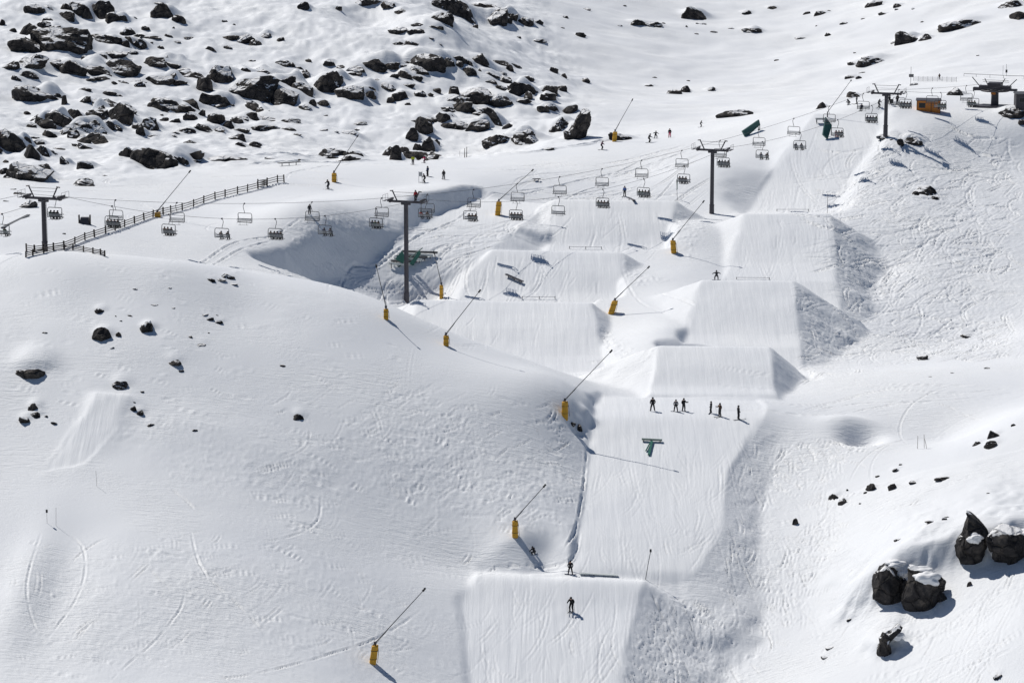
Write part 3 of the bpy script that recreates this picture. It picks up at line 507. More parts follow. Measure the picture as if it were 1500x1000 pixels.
def tag(o, label=None, cat=None, group=None, kind=None):
    if label: o['label'] = label
    if cat: o['category'] = cat
    if group: o['group'] = group
    if kind: o['kind'] = kind
    return o
def mesh_obj(name, verts, faces, mats, parent=None, smooth=False, midx=None):
    me = bpy.data.meshes.new(name); me.from_pydata([tuple(map(float, v)) for v in verts], [], [tuple(map(int, f)) for f in faces])
    for m in (mats if isinstance(mats, (list, tuple)) else [mats]): me.materials.append(MATS[m])
    if smooth: me.polygons.foreach_set('use_smooth', [True] * len(me.polygons))
    if midx is not None: me.polygons.foreach_set('material_index', midx)
    me.update(); o = bpy.data.objects.new(name, me); COL.objects.link(o); o.parent = parent; return o
# unit icosphere, made once
def ico(sub):
    t = (1 + 5 ** 0.5) / 2
    v = [(-1,t,0),(1,t,0),(-1,-t,0),(1,-t,0),(0,-1,t),(0,1,t),(0,-1,-t),(0,1,-t),(t,0,-1),(t,0,1),(-t,0,-1),(-t,0,1)]
    v = [tuple(np.array(p) / np.linalg.norm(p)) for p in v]
    f = [(0,11,5),(0,5,1),(0,1,7),(0,7,10),(0,10,11),(1,5,9),(5,11,4),(11,10,2),(10,7,6),(7,1,8),(3,9,4),(3,4,2),(3,2,6),(3,6,8),(3,8,9),(4,9,5),(2,4,11),(6,2,10),(8,6,7),(9,8,1)]
    for _ in range(sub):
        cache = {}; nf = []
        def mid(a, b):
            k = (min(a, b), max(a, b))
            if k not in cache: p = np.array(v[a]) + np.array(v[b]); v.append(tuple(p / np.linalg.norm(p))); cache[k] = len(v) - 1
            return cache[k]
        for a, b, c in f: ab, bc, ca = mid(a, b), mid(b, c), mid(c, a); nf += [(a, ab, ca), (b, bc, ab), (c, ca, bc), (ab, bc, ca)]
        f = nf
    return np.array(v), f
ICO = {k: ico(k) for k in (1, 2, 3, 4)}

mat('snow_plain', (0.86, 0.86, 0.87), 0.6, 0, 0.03, 0.5, 0.05, 0.25)
rr = random.Random(11)
def boulder(seed, kind, big):
    rg = np.random.RandomState(seed); V, Fc = ICO[3 if big > 26 else 2 if big > 10 else 1]
    n = {'r': 16, 'a': 11, 'f': 12}[kind]; N_ = rg.normal(size=(n, 3)); N_ /= np.linalg.norm(N_, axis=1)[:, None]
    h = rg.uniform(0.62, 0.95, n) if kind != 'a' else rg.uniform(0.5, 0.95, n)
    if kind == 'a': N_[:4, 2] = np.abs(N_[:4, 2]) * 0.7; N_ /= np.linalg.norm(N_, axis=1)[:, None]
    d = V @ N_.T; r = np.where(d > 0.05, h[None] / np.maximum(d, 0.05), 9).min(1); r = np.minimum(r, 1.25)
    ph = rg.uniform(0, 9, 3); amp = 0.04 if kind != 'f' else 0.08
    r = r * (1 + amp * np.sin(V[:, 0] * 7 + ph[0]) * np.sin(V[:, 1] * 6 + ph[1]) + 0.03 * np.sin(V[:, 2] * 9 + V[:, 0] * 5 + ph[2]) + (0.012 if big > 26 else 0.02) * rg.normal(size=len(V)))
    P = V * r[:, None]; sh = rg.uniform(-0.3, 0.3); P[:, 0] += sh * P[:, 2]
    P[:, 0] -= (P[:, 0].min() + P[:, 0].max()) / 2; P[:, 0] /= np.abs(P[:, 0]).max(); P[:, 1] /= np.abs(P[:, 1]).max(); P[:, 2] /= P[:, 2].max()
    return P, Fc
anchors = [r for r in ROCKS if r[5]]
SHAPE = {'r': 'rounded boulder', 'a': 'jagged rock', 'f': 'flat slab'}
def trim(l):
    w = l.split()
    return l if len(w) <= 16 else ' '.join(w[:16])
used_labels = {}
def where(r, a):
    dx, dy = r[0] - a[0], r[1] - a[1]
    v = '' if abs(dy) < 0.4 * abs(dx) else ('above' if dy < 0 else 'below'); s = '' if abs(dx) < 0.5 * abs(dy) else ('left' if dx < 0 else 'right')
    if v and s: return v + ' ' + s + ' of'
    return v if v else s + ' of'
def place_rock(r, k):
    px, py, w, h, kind, nm, b = r; s = b[1] / F
    P, Fc = boulder(100 + k, kind, w)
    nearf = 0.82 if py > 420 else 1.0; wm = w * s * 0.63 * nearf; hm = h * s * nearf; dm = min(wm, hm * 1.3) * rr.uniform(0.7, 1.0) if kind != 'f' else wm * 0.7
    # the upper part stands clear of the snow, the lower part is sunk in it
    top = hm * (0.86 if kind != 'f' else 0.8); P = P.copy()
    P[:, 0] *= wm; P[:, 1] *= dm; P[:, 2] = np.where(P[:, 2] > 0, P[:, 2] * top, P[:, 2] * hm * 0.8)
    o = mesh_obj('boulder' if w > 14 else 'stone', P, Fc, 'rock', smooth=False)
    o.location = (b[0], b[1] + dm * 0.35, b[2] - 0.02 * hm)
    o.rotation_euler[2] = rr.uniform(-0.3, 0.3)
    a = min(anchors, key=lambda a_: (a_[0] - px) ** 2 + (a_[1] - py) ** 2 if a_ is not r else 1e9)
    if nm: o['label'] = nm if len(nm.split()) > 3 else nm + ' in the snow'; o['category'] = 'boulder'; ROCKLAB.add(nm)
    elif w > 17:
        size = 'large ' if w > 36 else 'medium ' if w > 25 else 'small '
        lab = size + SHAPE[kind] + ' ' + where(r, a) + ' the ' + a[5]
        tag(o, lab, 'boulder'); used_labels.setdefault(lab, []).append((px, py, o))
    else:
        size = 'tiny' if w < 8 else 'small'
        lab = '%s %s stone %s the %s' % (size, 'flat' if kind == 'f' else 'humped' if kind == 'r' else 'pointed', where(r, a), a[5])
        tag(o, lab, 'stone', 'small stones near the ' + a[5]); used_labels.setdefault(lab, []).append((px, py, o))
    return o
ROCKLAB = set()
RANK = sorted(ROCKS, key=lambda r: (r[5] is None, -r[2] * r[3])); keep = {id(r) for r in RANK[:295]}; rest_v, rest_f = [], []
for k, r in enumerate(ROCKS):
    if id(r) in keep: place_rock(r, k); continue
    o = place_rock(r, k); bpy.context.view_layer.update(); n0 = len(rest_v); Mw = Matrix.Translation(o.location) @ Matrix.Rotation(o.rotation_euler[2], 4, 'Z')
    rest_v += [Mw @ v.co for v in o.data.vertices]; rest_f += [tuple(n0 + i for i in p.vertices) for p in o.data.polygons]; me_ = o.data
    for L_ in used_labels.values(): L_[:] = [t for t in L_ if t[2] is not o]
    bpy.data.objects.remove(o); bpy.data.meshes.remove(me_)
tag(mesh_obj('scattered_stones', rest_v, rest_f, 'rock'), 'countless tiny dark stones sprinkled over the snow', 'stones', None, 'stuff')
for lab, L in used_labels.items():
    if len(L) > 1:
        L.sort(key=lambda t: t[0])
        ordn = ['leftmost', 'second from left', 'third from left', 'fourth from left', 'fifth from left', 'sixth from left']
        if len(L) > 6: L = L[:6]
        for q, (x, y, o) in enumerate(L):
            pre = ('left-hand ' if q == 0 else 'right-hand ') if len(L) == 2 else (ordn[q] + ' ' if q < len(L) - 1 else 'rightmost ')
            o['label'] = pre + lab
        if max(t[0] for t in L) - min(t[0] for t in L) < 2:
            for q, t in enumerate(sorted(L, key=lambda t: t[1])): t[2]['label'] = ('upper ' if q == 0 else 'lower ') + lab
# rocks near the camera, each cut to its own outline and given depth
def outline_rock(pts, ox, oy, sc_, label, thick, seed, base, caps=()):
    P = [(ox + a / sc_, oy + b / sc_) for a, b in pts]; D = []
    for q in range(len(P)):
        a, b = P[q], P[(q + 1) % len(P)]; n = max(2, int(math.dist(a, b) / 2.2)); D += [(a[0] + (b[0] - a[0]) * k / n, a[1] + (b[1] - a[1]) * k / n) for k in range(n)]
    y0 = base[1] + 0.8; W3 = np.array([W(p[0], p[1], y0) for p in D]); c = W3.mean(0); rad = (W3[:, 0].max() - W3[:, 0].min()) / 2 * thick; n = len(W3)
    def nz(p, k): return vnoise(p[:, 0] * k + seed * 3.1 + p[:, 1] * k * .6, p[:, 2] * k * .8 - p[:, 1] * k * .7, seed)
    lv = [-82, -70, -58, -46, -34, -22, -11, 0, 12, 26, 42, 60, 78]; verts = []
    for ph in lv:
        cs, sn = math.cos(R(ph)) ** 0.5, math.sin(R(ph)); ring = c + (W3 - c) * cs; ring[:, 1] = y0 + sn * rad
        d1 = nz(ring, .5) * .8 + np.abs(nz(ring, 1.3)) * .3 + nz(ring, 3.2) * .16; out_ = ring - c; out_ /= np.linalg.norm(out_, axis=1)[:, None] + 1e-6
        amt = (0.28 if ph == 0 else 0.75); ring += out_ * (d1 * amt)[:, None]; ring[:, 1] += d1 * amt * .4
        ring[:, 2] = np.where(ring[:, 2] < c[2] - 1.0, ring[:, 2] - 0.5, ring[:, 2]); verts += list(ring)
    rg = np.random.RandomState(seed + 40); verts = np.array(verts)
    for _ in range(26):
        nn = rg.normal(size=3); nn[1] = -abs(nn[1]) * rg.choice([1.0, 1.6]); nn[2] *= .8; nn /= np.linalg.norm(nn); half = np.array([np.ptp(verts[:, 0]) / 2, rad, np.ptp(verts[:, 2]) / 2]); off = math.sqrt(((nn * half) ** 2).sum()) * rg.uniform(.62, .86)
        d_ = (verts - c) @ nn - off; d_ = np.where((d_ > 0) & ((nn[1] < -.45) | (nn[2] > .5)), d_, 0); verts = verts - nn[None] * d_[:, None] * .92
    verts = list(verts)
    f = [(r_ * n + k, r_ * n + (k + 1) % n, (r_ + 1) * n + (k + 1) % n, (r_ + 1) * n + k) for r_ in range(len(lv) - 1) for k in range(n)]
    verts.append(c + np.array([0, -rad, 0])); verts.append(c + np.array([0, rad, 0])); A_, B_ = len(verts) - 2, len(verts) - 1
    f += [(A_, (k + 1) % n, k) for k in range(n)] + [(B_, (len(lv) - 1) * n + k, (len(lv) - 1) * n + (k + 1) % n) for k in range(n)]
    org = np.array([c[0], y0, W3[:, 2].min()]); o = mesh_obj('boulder', np.array(verts) - org, f, 'rock'); o.location = org; tag(o, label, 'boulder')
    for (cx, cy, rx, rz, dyy) in caps:
        V, Fc = ICO[3]; s = y0 / F; q = np.array(W(ox + cx / sc_, oy + cy / sc_, y0 + dyy)) - org
        k = 1 + 0.22 * vnoise(V[:, 0] * 2 + cx, V[:, 1] * 2 + V[:, 2] * 2, 8) + .07 * vnoise(V[:, 0] * 5 + cx, V[:, 2] * 5, 9)
        mesh_obj('snow_cap', V * k[:, None] * np.array([rx / sc_ * s, rx / sc_ * s * .8, rz / sc_ * s]) + q, Fc, 'snow_plain', o, True)
    return o
CAPS = [[(935, 474, 44, 16, .6), (968, 520, 24, 18, .2)], [(1075, 542, 62, 36, -.1), (1050, 500, 46, 14, 1.2)], [(1283, 366, 38, 26, -1.0)], [(1520, 345, 58, 22, .5), (1420, 322, 34, 12, .8)], [(930, 792, 44, 20, .6)], []]
CRAGS = [[(862, 570, 24, 44), (972, 590, 26, 50)], [(1132, 560, 26, 34), (1138, 625, 24, 40)], [(1228, 410, 24, 50), (1322, 345, 24, 40)], [(1362, 390, 26, 44), (1450, 450, 26, 36)], [(872, 850, 16, 34)], [(345, 740, 24, 26)]]
for it, b, cp, cg in zip(OUTL, OB, CAPS, CRAGS):
    o = outline_rock(*it, b, cp)
    for k, (cx, cy, rx, rz) in enumerate(cg):
        P, Fc = boulder(700 + k * 7 + int(cx), 'a', 20); q = Vector(W(it[1] + cx / it[3], it[2] + cy / it[3], b[1] + .5)) - o.location; s = b[1] / F / it[3]
        c_ = mesh_obj('crag', P * np.array([rx * s, rx * s, rz * s]), Fc, 'rock', o); c_.location = q; c_.rotation_euler = (rr.uniform(-.3, .3), rr.uniform(-.35, .35), rr.uniform(-1, 1))

for o in COL.objects:
    if o.get('category') in ('stone', 'boulder') and len(o['label'].split()) > 16: o['label'] = o['label'].replace('in the ', '').replace(' at the ', ' by ')
# ---------------------------------------------------------------- materials for built things
mat('steel_dark', (0.07, 0.065, 0.075), 0.5, 0.3, 0.25, 2.0); mat('steel_grey', (0.12, 0.12, 0.125), 0.5, 0.5, 0.2, 3.0); mat('galvanised', (0.34, 0.35, 0.36), 0.45, 0.6, 0.15, 4.0)
mat('black_plastic', (0.02, 0.02, 0.022), 0.5, 0, 0.3, 3.0); mat('wood_dark', (0.05, 0.04, 0.035), 0.8, 0, 0.4, 4.0, 0.01); mat('yellow_pad', (0.62, 0.33, 0.03), 0.65, 0, 0.22, 2.2, 0.03)
mat('green_panel', (0.02, 0.13, 0.10), 0.45, 0, 0.2, 1.5); mat('teal_dark', (0.03, 0.10, 0.09), 0.5, 0, 0.25, 1.5); mat('pvc_white', (0.6, 0.63, 0.62), 0.4, 0, 0.08, 3.0); mat('orange_paint', (0.55, 0.19, 0.03), 0.6, 0, 0.2, 1.2, 0.01)
mat('glass_dark', (0.02, 0.025, 0.03), 0.15, 0, 0.2, 2.0); mat('skin', (0.5, 0.3, 0.22), 0.6, 0, 0.1, 8.0); mat('rope_steel', (0.12, 0.12, 0.13), 0.5, 0.4, 0.1, 5.0); mat('netting', (0.3, 0.3, 0.33), 0.8, 0, 0.2, 5.0)
mat('bamboo', (0.16, 0.14, 0.12), 0.8, 0, 0.3, 5.0)
for n_, c_ in dict(cloth_black=(0.014, 0.014, 0.017), cloth_charcoal=(0.035, 0.036, 0.042), cloth_grey=(0.16, 0.16, 0.17), cloth_navy=(0.015, 0.03, 0.08), cloth_blue=(0.07, 0.13, 0.34), cloth_red=(0.38, 0.02, 0.03), cloth_pink=(0.62, 0.05, 0.13), cloth_lime=(0.45, 0.5, 0.03), cloth_brown=(0.10, 0.06, 0.04), cloth_green=(0.03, 0.09, 0.05), cloth_plum=(0.10, 0.02, 0.06)).items():
    mat(n_, c_, 0.85, 0, 0.25, 9.0, 0.01)

class MB:
    """collects boxes, tubes and plates and links them as one mesh object"""
    def __init__(s): s.v = []; s.f = []
    def box(s, c, d, rot=None):
        o = len(s.v); M = rot if rot is not None else Matrix.Identity(3)
        for k in ((-1,-1,-1),(1,-1,-1),(1,1,-1),(-1,1,-1),(-1,-1,1),(1,-1,1),(1,1,1),(-1,1,1)):
            s.v.append(Vector(c) + M @ Vector((k[0]*d[0]/2, k[1]*d[1]/2, k[2]*d[2]/2)))
        s.f += [tuple(o + i for i in q) for q in ((0,3,2,1),(4,5,6,7),(0,1,5,4),(1,2,6,5),(2,3,7,6),(3,0,4,7))]; return s
    def hull(s, bottom, top):
        """prism between two polygons with the same number of corners"""
        o = len(s.v); n = len(bottom); s.v += [Vector(p) for p in bottom] + [Vector(p) for p in top]
        s.f += [tuple(o + i for i in range(n))[::-1], tuple(o + n + i for i in range(n))] + [(o+i, o+(i+1)%n, o+n+(i+1)%n, o+n+i) for i in range(n)]; return s
    def tube(s, pts, r, n=6, r2=None, cap=True):
        pts = [Vector(p) for p in pts]; o = len(s.v); m = len(pts); prev = None
        for i, p in enumerate(pts):
            t = (pts[min(i+1, m-1)] - pts[max(i-1, 0)]).normalized(); a = prev if prev is not None else (Vector((0,0,1)) if abs(t.z) < 0.9 else Vector((1,0,0)))
            u = t.cross(a).normalized(); w = u.cross(t).normalized(); prev = w
            rad = r if r2 is None else r + (r2 - r) * i / (m - 1)
            for k in range(n): an = 2 * math.pi * (k + 0.5) / n; s.v.append(p + (u * math.cos(an) + w * math.sin(an)) * rad)
        for i in range(m - 1):
            for k in range(n): s.f.append((o+i*n+k, o+i*n+(k+1)%n, o+(i+1)*n+(k+1)%n, o+(i+1)*n+k))
        if cap: s.f += [tuple(o + k for k in range(n))[::-1], tuple(o + (m-1)*n + k for k in range(n))]
        return s
    def build(s, name, m, parent=None, smooth=False):
        return mesh_obj(name, s.v, s.f, m, parent, smooth)
def empty(name, loc, label=None, cat=None, group=None, rz=0.0):
    o = bpy.data.objects.new(name, None); COL.objects.link(o); o.location = loc; o.rotation_euler[2] = rz; o.empty_display_size = 0.5
    return tag(o, label, cat, group)
def dup(src, loc=None, rz=None, label=None, group=None):
    kids = {}
    for o in COL.objects: kids.setdefault(o.parent, []).append(o) if o.parent else None
    def cp(o, par):
        c = o.copy(); COL.objects.link(c); c.parent = par
        for k in kids.get(o, []): cp(k, c)
        return c
    r = cp(src, None)
    if loc is not None: r.location = loc
    if rz is not None: r.rotation_euler[2] = rz
    if label: r['label'] = label
    if group: r['group'] = group
    return r

# ---------------------------------------------------------------- people
# joints: x right, y forward, z up (metres); bones join them, the skin grows over the bones
def pose_joints(kind):
    J = dict(pelvis=(0,0,.95), waist=(0,0,1.08), chest=(0,0,1.32), neck=(0,0,1.50), head=(0,.01,1.62), crown=(0,.0,1.72), nose=(0,.12,1.62))
    for s, n in ((-1, 'l'), (1, 'r')):
        J['sh'+n] = (.19*s, 0, 1.44); J['el'+n] = (.29*s, -.03, 1.17); J['wr'+n] = (.27*s, .12, .96); J['ha'+n] = (.26*s, .19, .89); J['th'+n] = (.21*s, .20, .93)
        J['hip'+n] = (.10*s, 0, .92); J['kn'+n] = (.14*s, .05, .50); J['an'+n] = (.16*s, -.02, .10); J['to'+n] = (.17*s, .19, .05)
    def sh(keys, d):
        for k in keys: J[k] = tuple(a + b for a, b in zip(J[k], d))
    up = ['waist','chest','neck','head','crown','nose','shl','shr','ell','elr','wrl','wrr','hal','har','thl','thr']
    if kind == 'ski':          # knees bent, leaning forward, hands ahead
        for s, n in ((-1, 'l'), (1, 'r')):
            J['kn'+n] = (.15*s, .20, .46); J['hip'+n] = (.10*s, -.10, .80)
            J['el'+n] = (.33*s, .12, 1.06); J['wr'+n] = (.34*s, .36, 1.00); J['ha'+n] = (.34*s, .43, .98); J['th'+n] = (.29*s, .44, 1.03); J['sh'+n] = (.19*s, .10, 1.26)
        J['pelvis'] = (0, -.12, .83); J['waist'] = (0, -.06, .95); J['chest'] = (0, .05, 1.14); J['neck'] = (0, .14, 1.32); J['head'] = (0, .2, 1.43); J['crown'] = (0, .21, 1.53); J['nose'] = (0, .32, 1.42)
    if kind == 'ride':         # snowboard stance, arms out
        for s, n in ((-1, 'l'), (1, 'r')):
            J['an'+n] = (.26*s, 0, .10); J['to'+n] = (.28*s, .18, .06); J['kn'+n] = (.27*s, .14, .45); J['hip'+n] = (.11*s, -.08, .76)
            J['el'+n] = (.44*s, .02, 1.14); J['wr'+n] = (.64*s, .06, 1.02); J['ha'+n] = (.72*s, .08, .98); J['th'+n] = (.70*s, .13, 1.02); J['sh'+n] = (.19*s, .05, 1.22)
        J['pelvis'] = (0, -.08, .80); J['waist'] = (0, -.04, .92); J['chest'] = (0, .03, 1.10); J['neck'] = (0, .08, 1.29); J['head'] = (0, .11, 1.41); J['crown'] = (0, .11, 1.51); J['nose'] = (0, .23, 1.40)
    if kind == 'crouch':
        for s, n in ((-1, 'l'), (1, 'r')):
            J['an'+n] = (.24*s, 0, .10); J['to'+n] = (.25*s, .18, .06); J['kn'+n] = (.26*s, .24, .36); J['hip'+n] = (.11*s, -.16, .44)
            J['el'+n] = (.34*s, .28, .62); J['wr'+n] = (.34*s, .44, .44); J['ha'+n] = (.34*s, .50, .38); J['th'+n] = (.30*s, .52, .42); J['sh'+n] = (.19*s, .20, .82)
        J['pelvis'] = (0, -.16, .48); J['waist'] = (0, -.06, .58); J['chest'] = (0, .10, .72); J['neck'] = (0, .24, .86); J['head'] = (0, .31, .96); J['crown'] = (0, .32, 1.06); J['nose'] = (0, .43, .94)
    if kind == 'talk':         # one arm raised
        J['elr'] = (.36, .08, 1.22); J['wrr'] = (.46, .26, 1.24); J['har'] = (.50, .33, 1.27); J['thr'] = (.46, .34, 1.32)
        J['knl'] = (-.16, .08, .5); J['anl'] = (-.22, .02, .10); J['tol'] = (-.26, .21, .05)
    if kind == 'wide':
        for s, n in ((-1, 'l'), (1, 'r')): J['kn'+n] = (.20*s, .06, .49); J['an'+n] = (.26*s, 0, .10); J['to'+n] = (.31*s, .17, .05); J['el'+n] = (.33*s, -.02, 1.18)
    if kind in ('sit', 'sit2'):   # origin at the seat surface
        for s, n in ((-1, 'l'), (1, 'r')):
            J['hip'+n] = (.10*s, .04, .12); J['kn'+n] = (.14*s, .46, .13); J['an'+n] = (.15*s, .50, -.34); J['to'+n] = (.16*s, .69, -.36); J['sh'+n] = (.19*s, -.02, .60)
            J['el'+n] = (.27*s, .10, .36); J['wr'+n] = (.22*s, .34, .34); J['ha'+n] = (.21*s, .42, .34); J['th'+n] = (.16*s, .42, .38)
        J['pelvis'] = (0, .0, .14); J['waist'] = (0, -.03, .27); J['chest'] = (0, -.03, .48); J['neck'] = (0, 0, .66); J['head'] = (0, .02, .79); J['crown'] = (0, .02, .89); J['nose'] = (0, .14, .78)
        if kind == 'sit2':
            for k in ('head', 'crown', 'nose'): J[k] = (J[k][0] + (.07 if k != 'nose' else .12), J[k][1] - .02, J[k][2] - .02)
            J['anl'] = (-.16, .40, -.33); J['tol'] = (-.17, .60, -.36); J['elr'] = (.31, .0, .36); J['wrr'] = (.26, .2, .22); J['har'] = (.25, .28, .2); J['thr'] = (.2, .29, .24)
    return J
BONES = [('pelvis','waist','t'),('waist','chest','j'),('chest','neck','j'),('neck','head','s'),('head','crown','s'),('head','nose','s')]
for n in 'lr': BONES += [('chest','sh'+n,'j'),('sh'+n,'el'+n,'j'),('el'+n,'wr'+n,'j'),('wr'+n,'ha'+n,'g'),('wr'+n,'th'+n,'g'),('pelvis','hip'+n,'t'),('hip'+n,'kn'+n,'t'),('kn'+n,'an'+n,'t'),('an'+n,'to'+n,'b')]
RAD = dict(pelvis=.19, waist=.19, chest=.205, neck=.08, head=.11, crown=.09, nose=.022, sh=.12, el=.085, wr=.06, ha=.065, th=.028, hip=.14, kn=.11, an=.085, to=.075)
def person_mesh(kind):
    J = pose_joints(kind); names = list(J); me = bpy.data.meshes.new('person_bones')
    me.from_pydata([J[n] for n in names], [(names.index(a), names.index(b)) for a, b, _ in BONES], [])
    o = bpy.data.objects.new('person_bones', me); COL.objects.link(o); o.modifiers.new('skin', 'SKIN')
    for i, n in enumerate(names):
        r = RAD.get(n, RAD.get(n[:-1], .08)); me.skin_vertices[0].data[i].radius = (r, r * (0.8 if n in ('pelvis', 'waist', 'chest') else 1)); me.skin_vertices[0].data[i].use_root = (n == 'pelvis')
    sb = o.modifiers.new('sub', 'SUBSURF'); sb.levels = 1; sb.render_levels = 1
    dg = bpy.context.evaluated_depsgraph_get(); ev = o.evaluated_get(dg); out = bpy.data.meshes.new_from_object(ev); bpy.data.objects.remove(o); bpy.data.meshes.remove(me)
    cen = np.array([p.center[:] for p in out.polygons]); best = np.full(len(cen), 9.0); cls = np.zeros(len(cen), int); code = dict(t=0, j=1, s=2, g=3, b=4)
    for a, b, c in BONES:
        A_ = np.array(J[a]); B_ = np.array(J[b]); e = B_ - A_; u = np.clip(((cen - A_) @ e) / (e @ e), 0, 1); d = np.linalg.norm(cen - A_ - u[:, None] * e, axis=1); m = d < best; best[m] = d[m]; cls[m] = code[c]
    out.polygons.foreach_set('use_smooth', [True] * len(cen)); return out, cls, J
PM = {}; PROTO = {}
def person(kind, jacket, trousers, gear, loc, rz, label, group=None, cat='person'):
    key = (kind, jacket, trousers, gear)
    if key in PROTO: return dup(PROTO[key], loc, rz, label, group)
    if kind not in PM: PM[kind] = person_mesh(kind)
    base, cls, J = PM[kind]; me = base.copy(); me.name = 'person'; me.materials.clear()
    for m in (trousers, jacket, 'skin', 'cloth_black', 'black_plastic'): me.materials.append(MATS[m])
    me.polygons.foreach_set('material_index', cls.astype(np.int32)); me.update()
    o = bpy.data.objects.new('person', me); COL.objects.link(o); o.location = loc; o.rotation_euler[2] = rz; tag(o, label, cat, group)
    V, Fc = ICO[2]; hd = Vector(J['head']); cr_ = Vector(J['crown'])
    P = [Vector(v) for v in V]; P = [Vector((p.x * .135, p.y * .145, p.z * .135)) if p.z > -0.15 or p.y < -0.2 else Vector((p.x * .135, p.y * .10, p.z * .10)) for p in P]
    mesh_obj('helmet', [p + hd + Vector((0, -.01, .055)) for p in P], Fc, 'cloth_charcoal' if gear != 'board' else 'cloth_black', o, True)
    mb = MB(); mb.tube([hd + Vector((-.10, .06, .02)), hd + Vector((-.05, .115, .02)), hd + Vector((.05, .115, .02)), hd + Vector((.10, .06, .02))], .04, 6); mb.build('goggles', 'glass_dark', o)
    if gear in ('ski', 'pole'):
        for n in 'lr':
            a = Vector(J['an'+n]); t = Vector(J['to'+n]); c = a.lerp(t, .5); z = min(a.z, t.z) - .09; s = MB()
            s.hull([(c.x-.05,c.y-.78,z),(c.x+.05,c.y-.78,z),(c.x+.045,c.y+.72,z),(c.x-.045,c.y+.72,z)], [(c.x-.05,c.y-.78,z+.025),(c.x+.05,c.y-.78,z+.025),(c.x+.045,c.y+.72,z+.025),(c.x-.045,c.y+.72,z+.025)])
            s.hull([(c.x-.045,c.y+.72,z),(c.x+.045,c.y+.72,z),(c.x+.02,c.y+.90,z+.09),(c.x-.02,c.y+.90,z+.09)], [(c.x-.045,c.y+.72,z+.025),(c.x+.045,c.y+.72,z+.025),(c.x+.02,c.y+.90,z+.11),(c.x-.02,c.y+.90,z+.11)])
            s.box((c.x, c.y-.12, z+.05), (.07, .12, .05)); s.box((c.x, c.y+.13, z+.05), (.07, .08, .05)); s.build('ski', 'black_plastic', o)
        if gear == 'pole':
            for n in 'lr':
                h = Vector(J['ha'+n]); s = MB(); tip = Vector((h.x * 1.25, h.y - .25, max(h.z - 1.05, 0.0))); s.tube([h + Vector((0, .02, .12)), tip], .012, 5); s.build('ski_pole', 'steel_grey', o)
    elif gear == 'board':
        z = min(J['anl'][2], J['tol'][2]) - .06; cy = (J['anl'][1] + J['tol'][1]) / 2; s = MB(); L = .76
        top = [(-L,cy-.06),(-L*.8,cy-.13),(0,cy-.115),(L*.8,cy-.13),(L,cy-.06),(L,cy+.06),(L*.8,cy+.13),(0,cy+.115),(-L*.8,cy+.13),(-L,cy+.06)]
        s.hull([(x, y, z - .02 + (.05 if abs(x) > .7 else 0)) for x, y in top], [(x, y, z + (.05 if abs(x) > .7 else 0)) for x, y in top])
        for q in 'lr': s.box((J['an'+q][0], cy, z + .03), (.14, .24, .05))
        s.build('snowboard', 'cloth_navy', o)
    PROTO[key] = o; return o
def standing(px, py, hpx, kind, jk, tr, gear, rz, label, group=None, lift=0.0):
    b = hit(px, py); k = {'ski': 1.58, 'ride': 1.56, 'crouch': 1.1}.get(kind, 1.77); s = max(0.85, min(1.15, hpx * b[1] / F / k))
    o = person(kind, jk, tr, gear, (b[0], b[1], b[2] + lift + 0.02), rz, label, group); o.scale = (s, s, s); return o
PI = math.pi
D6 = 'group waiting on the platform above the landing'
for a in [
 (956,602,21,'wide','cloth_black','cloth_black','none',0.2,'person in black standing alone, leftmost of the platform group'),
 (990,602.5,18,'wide','cloth_grey','cloth_black','board',2.9,'person in pale grey jacket and baggy black trousers on the platform'),
 (1001.5,602.5,20,'talk','cloth_black','cloth_black','board',-0.5,'person in black beside the grey jacket, one arm out'),
 (1041.5,605,18,'talk','cloth_charcoal','cloth_charcoal','board',1.2,'person in charcoal, left of the right-hand trio on the platform'),
 (1054.5,609.5,20,'talk','cloth_brown','cloth_charcoal','pole',2.2,'person in brown jacket with arms out, middle of the right-hand trio'),
 (1081.5,614,21,'stand','cloth_black','cloth_black','ski',-1.3,'person in black on skis at the right end of the platform')]:
    standing(*a, group=D6)
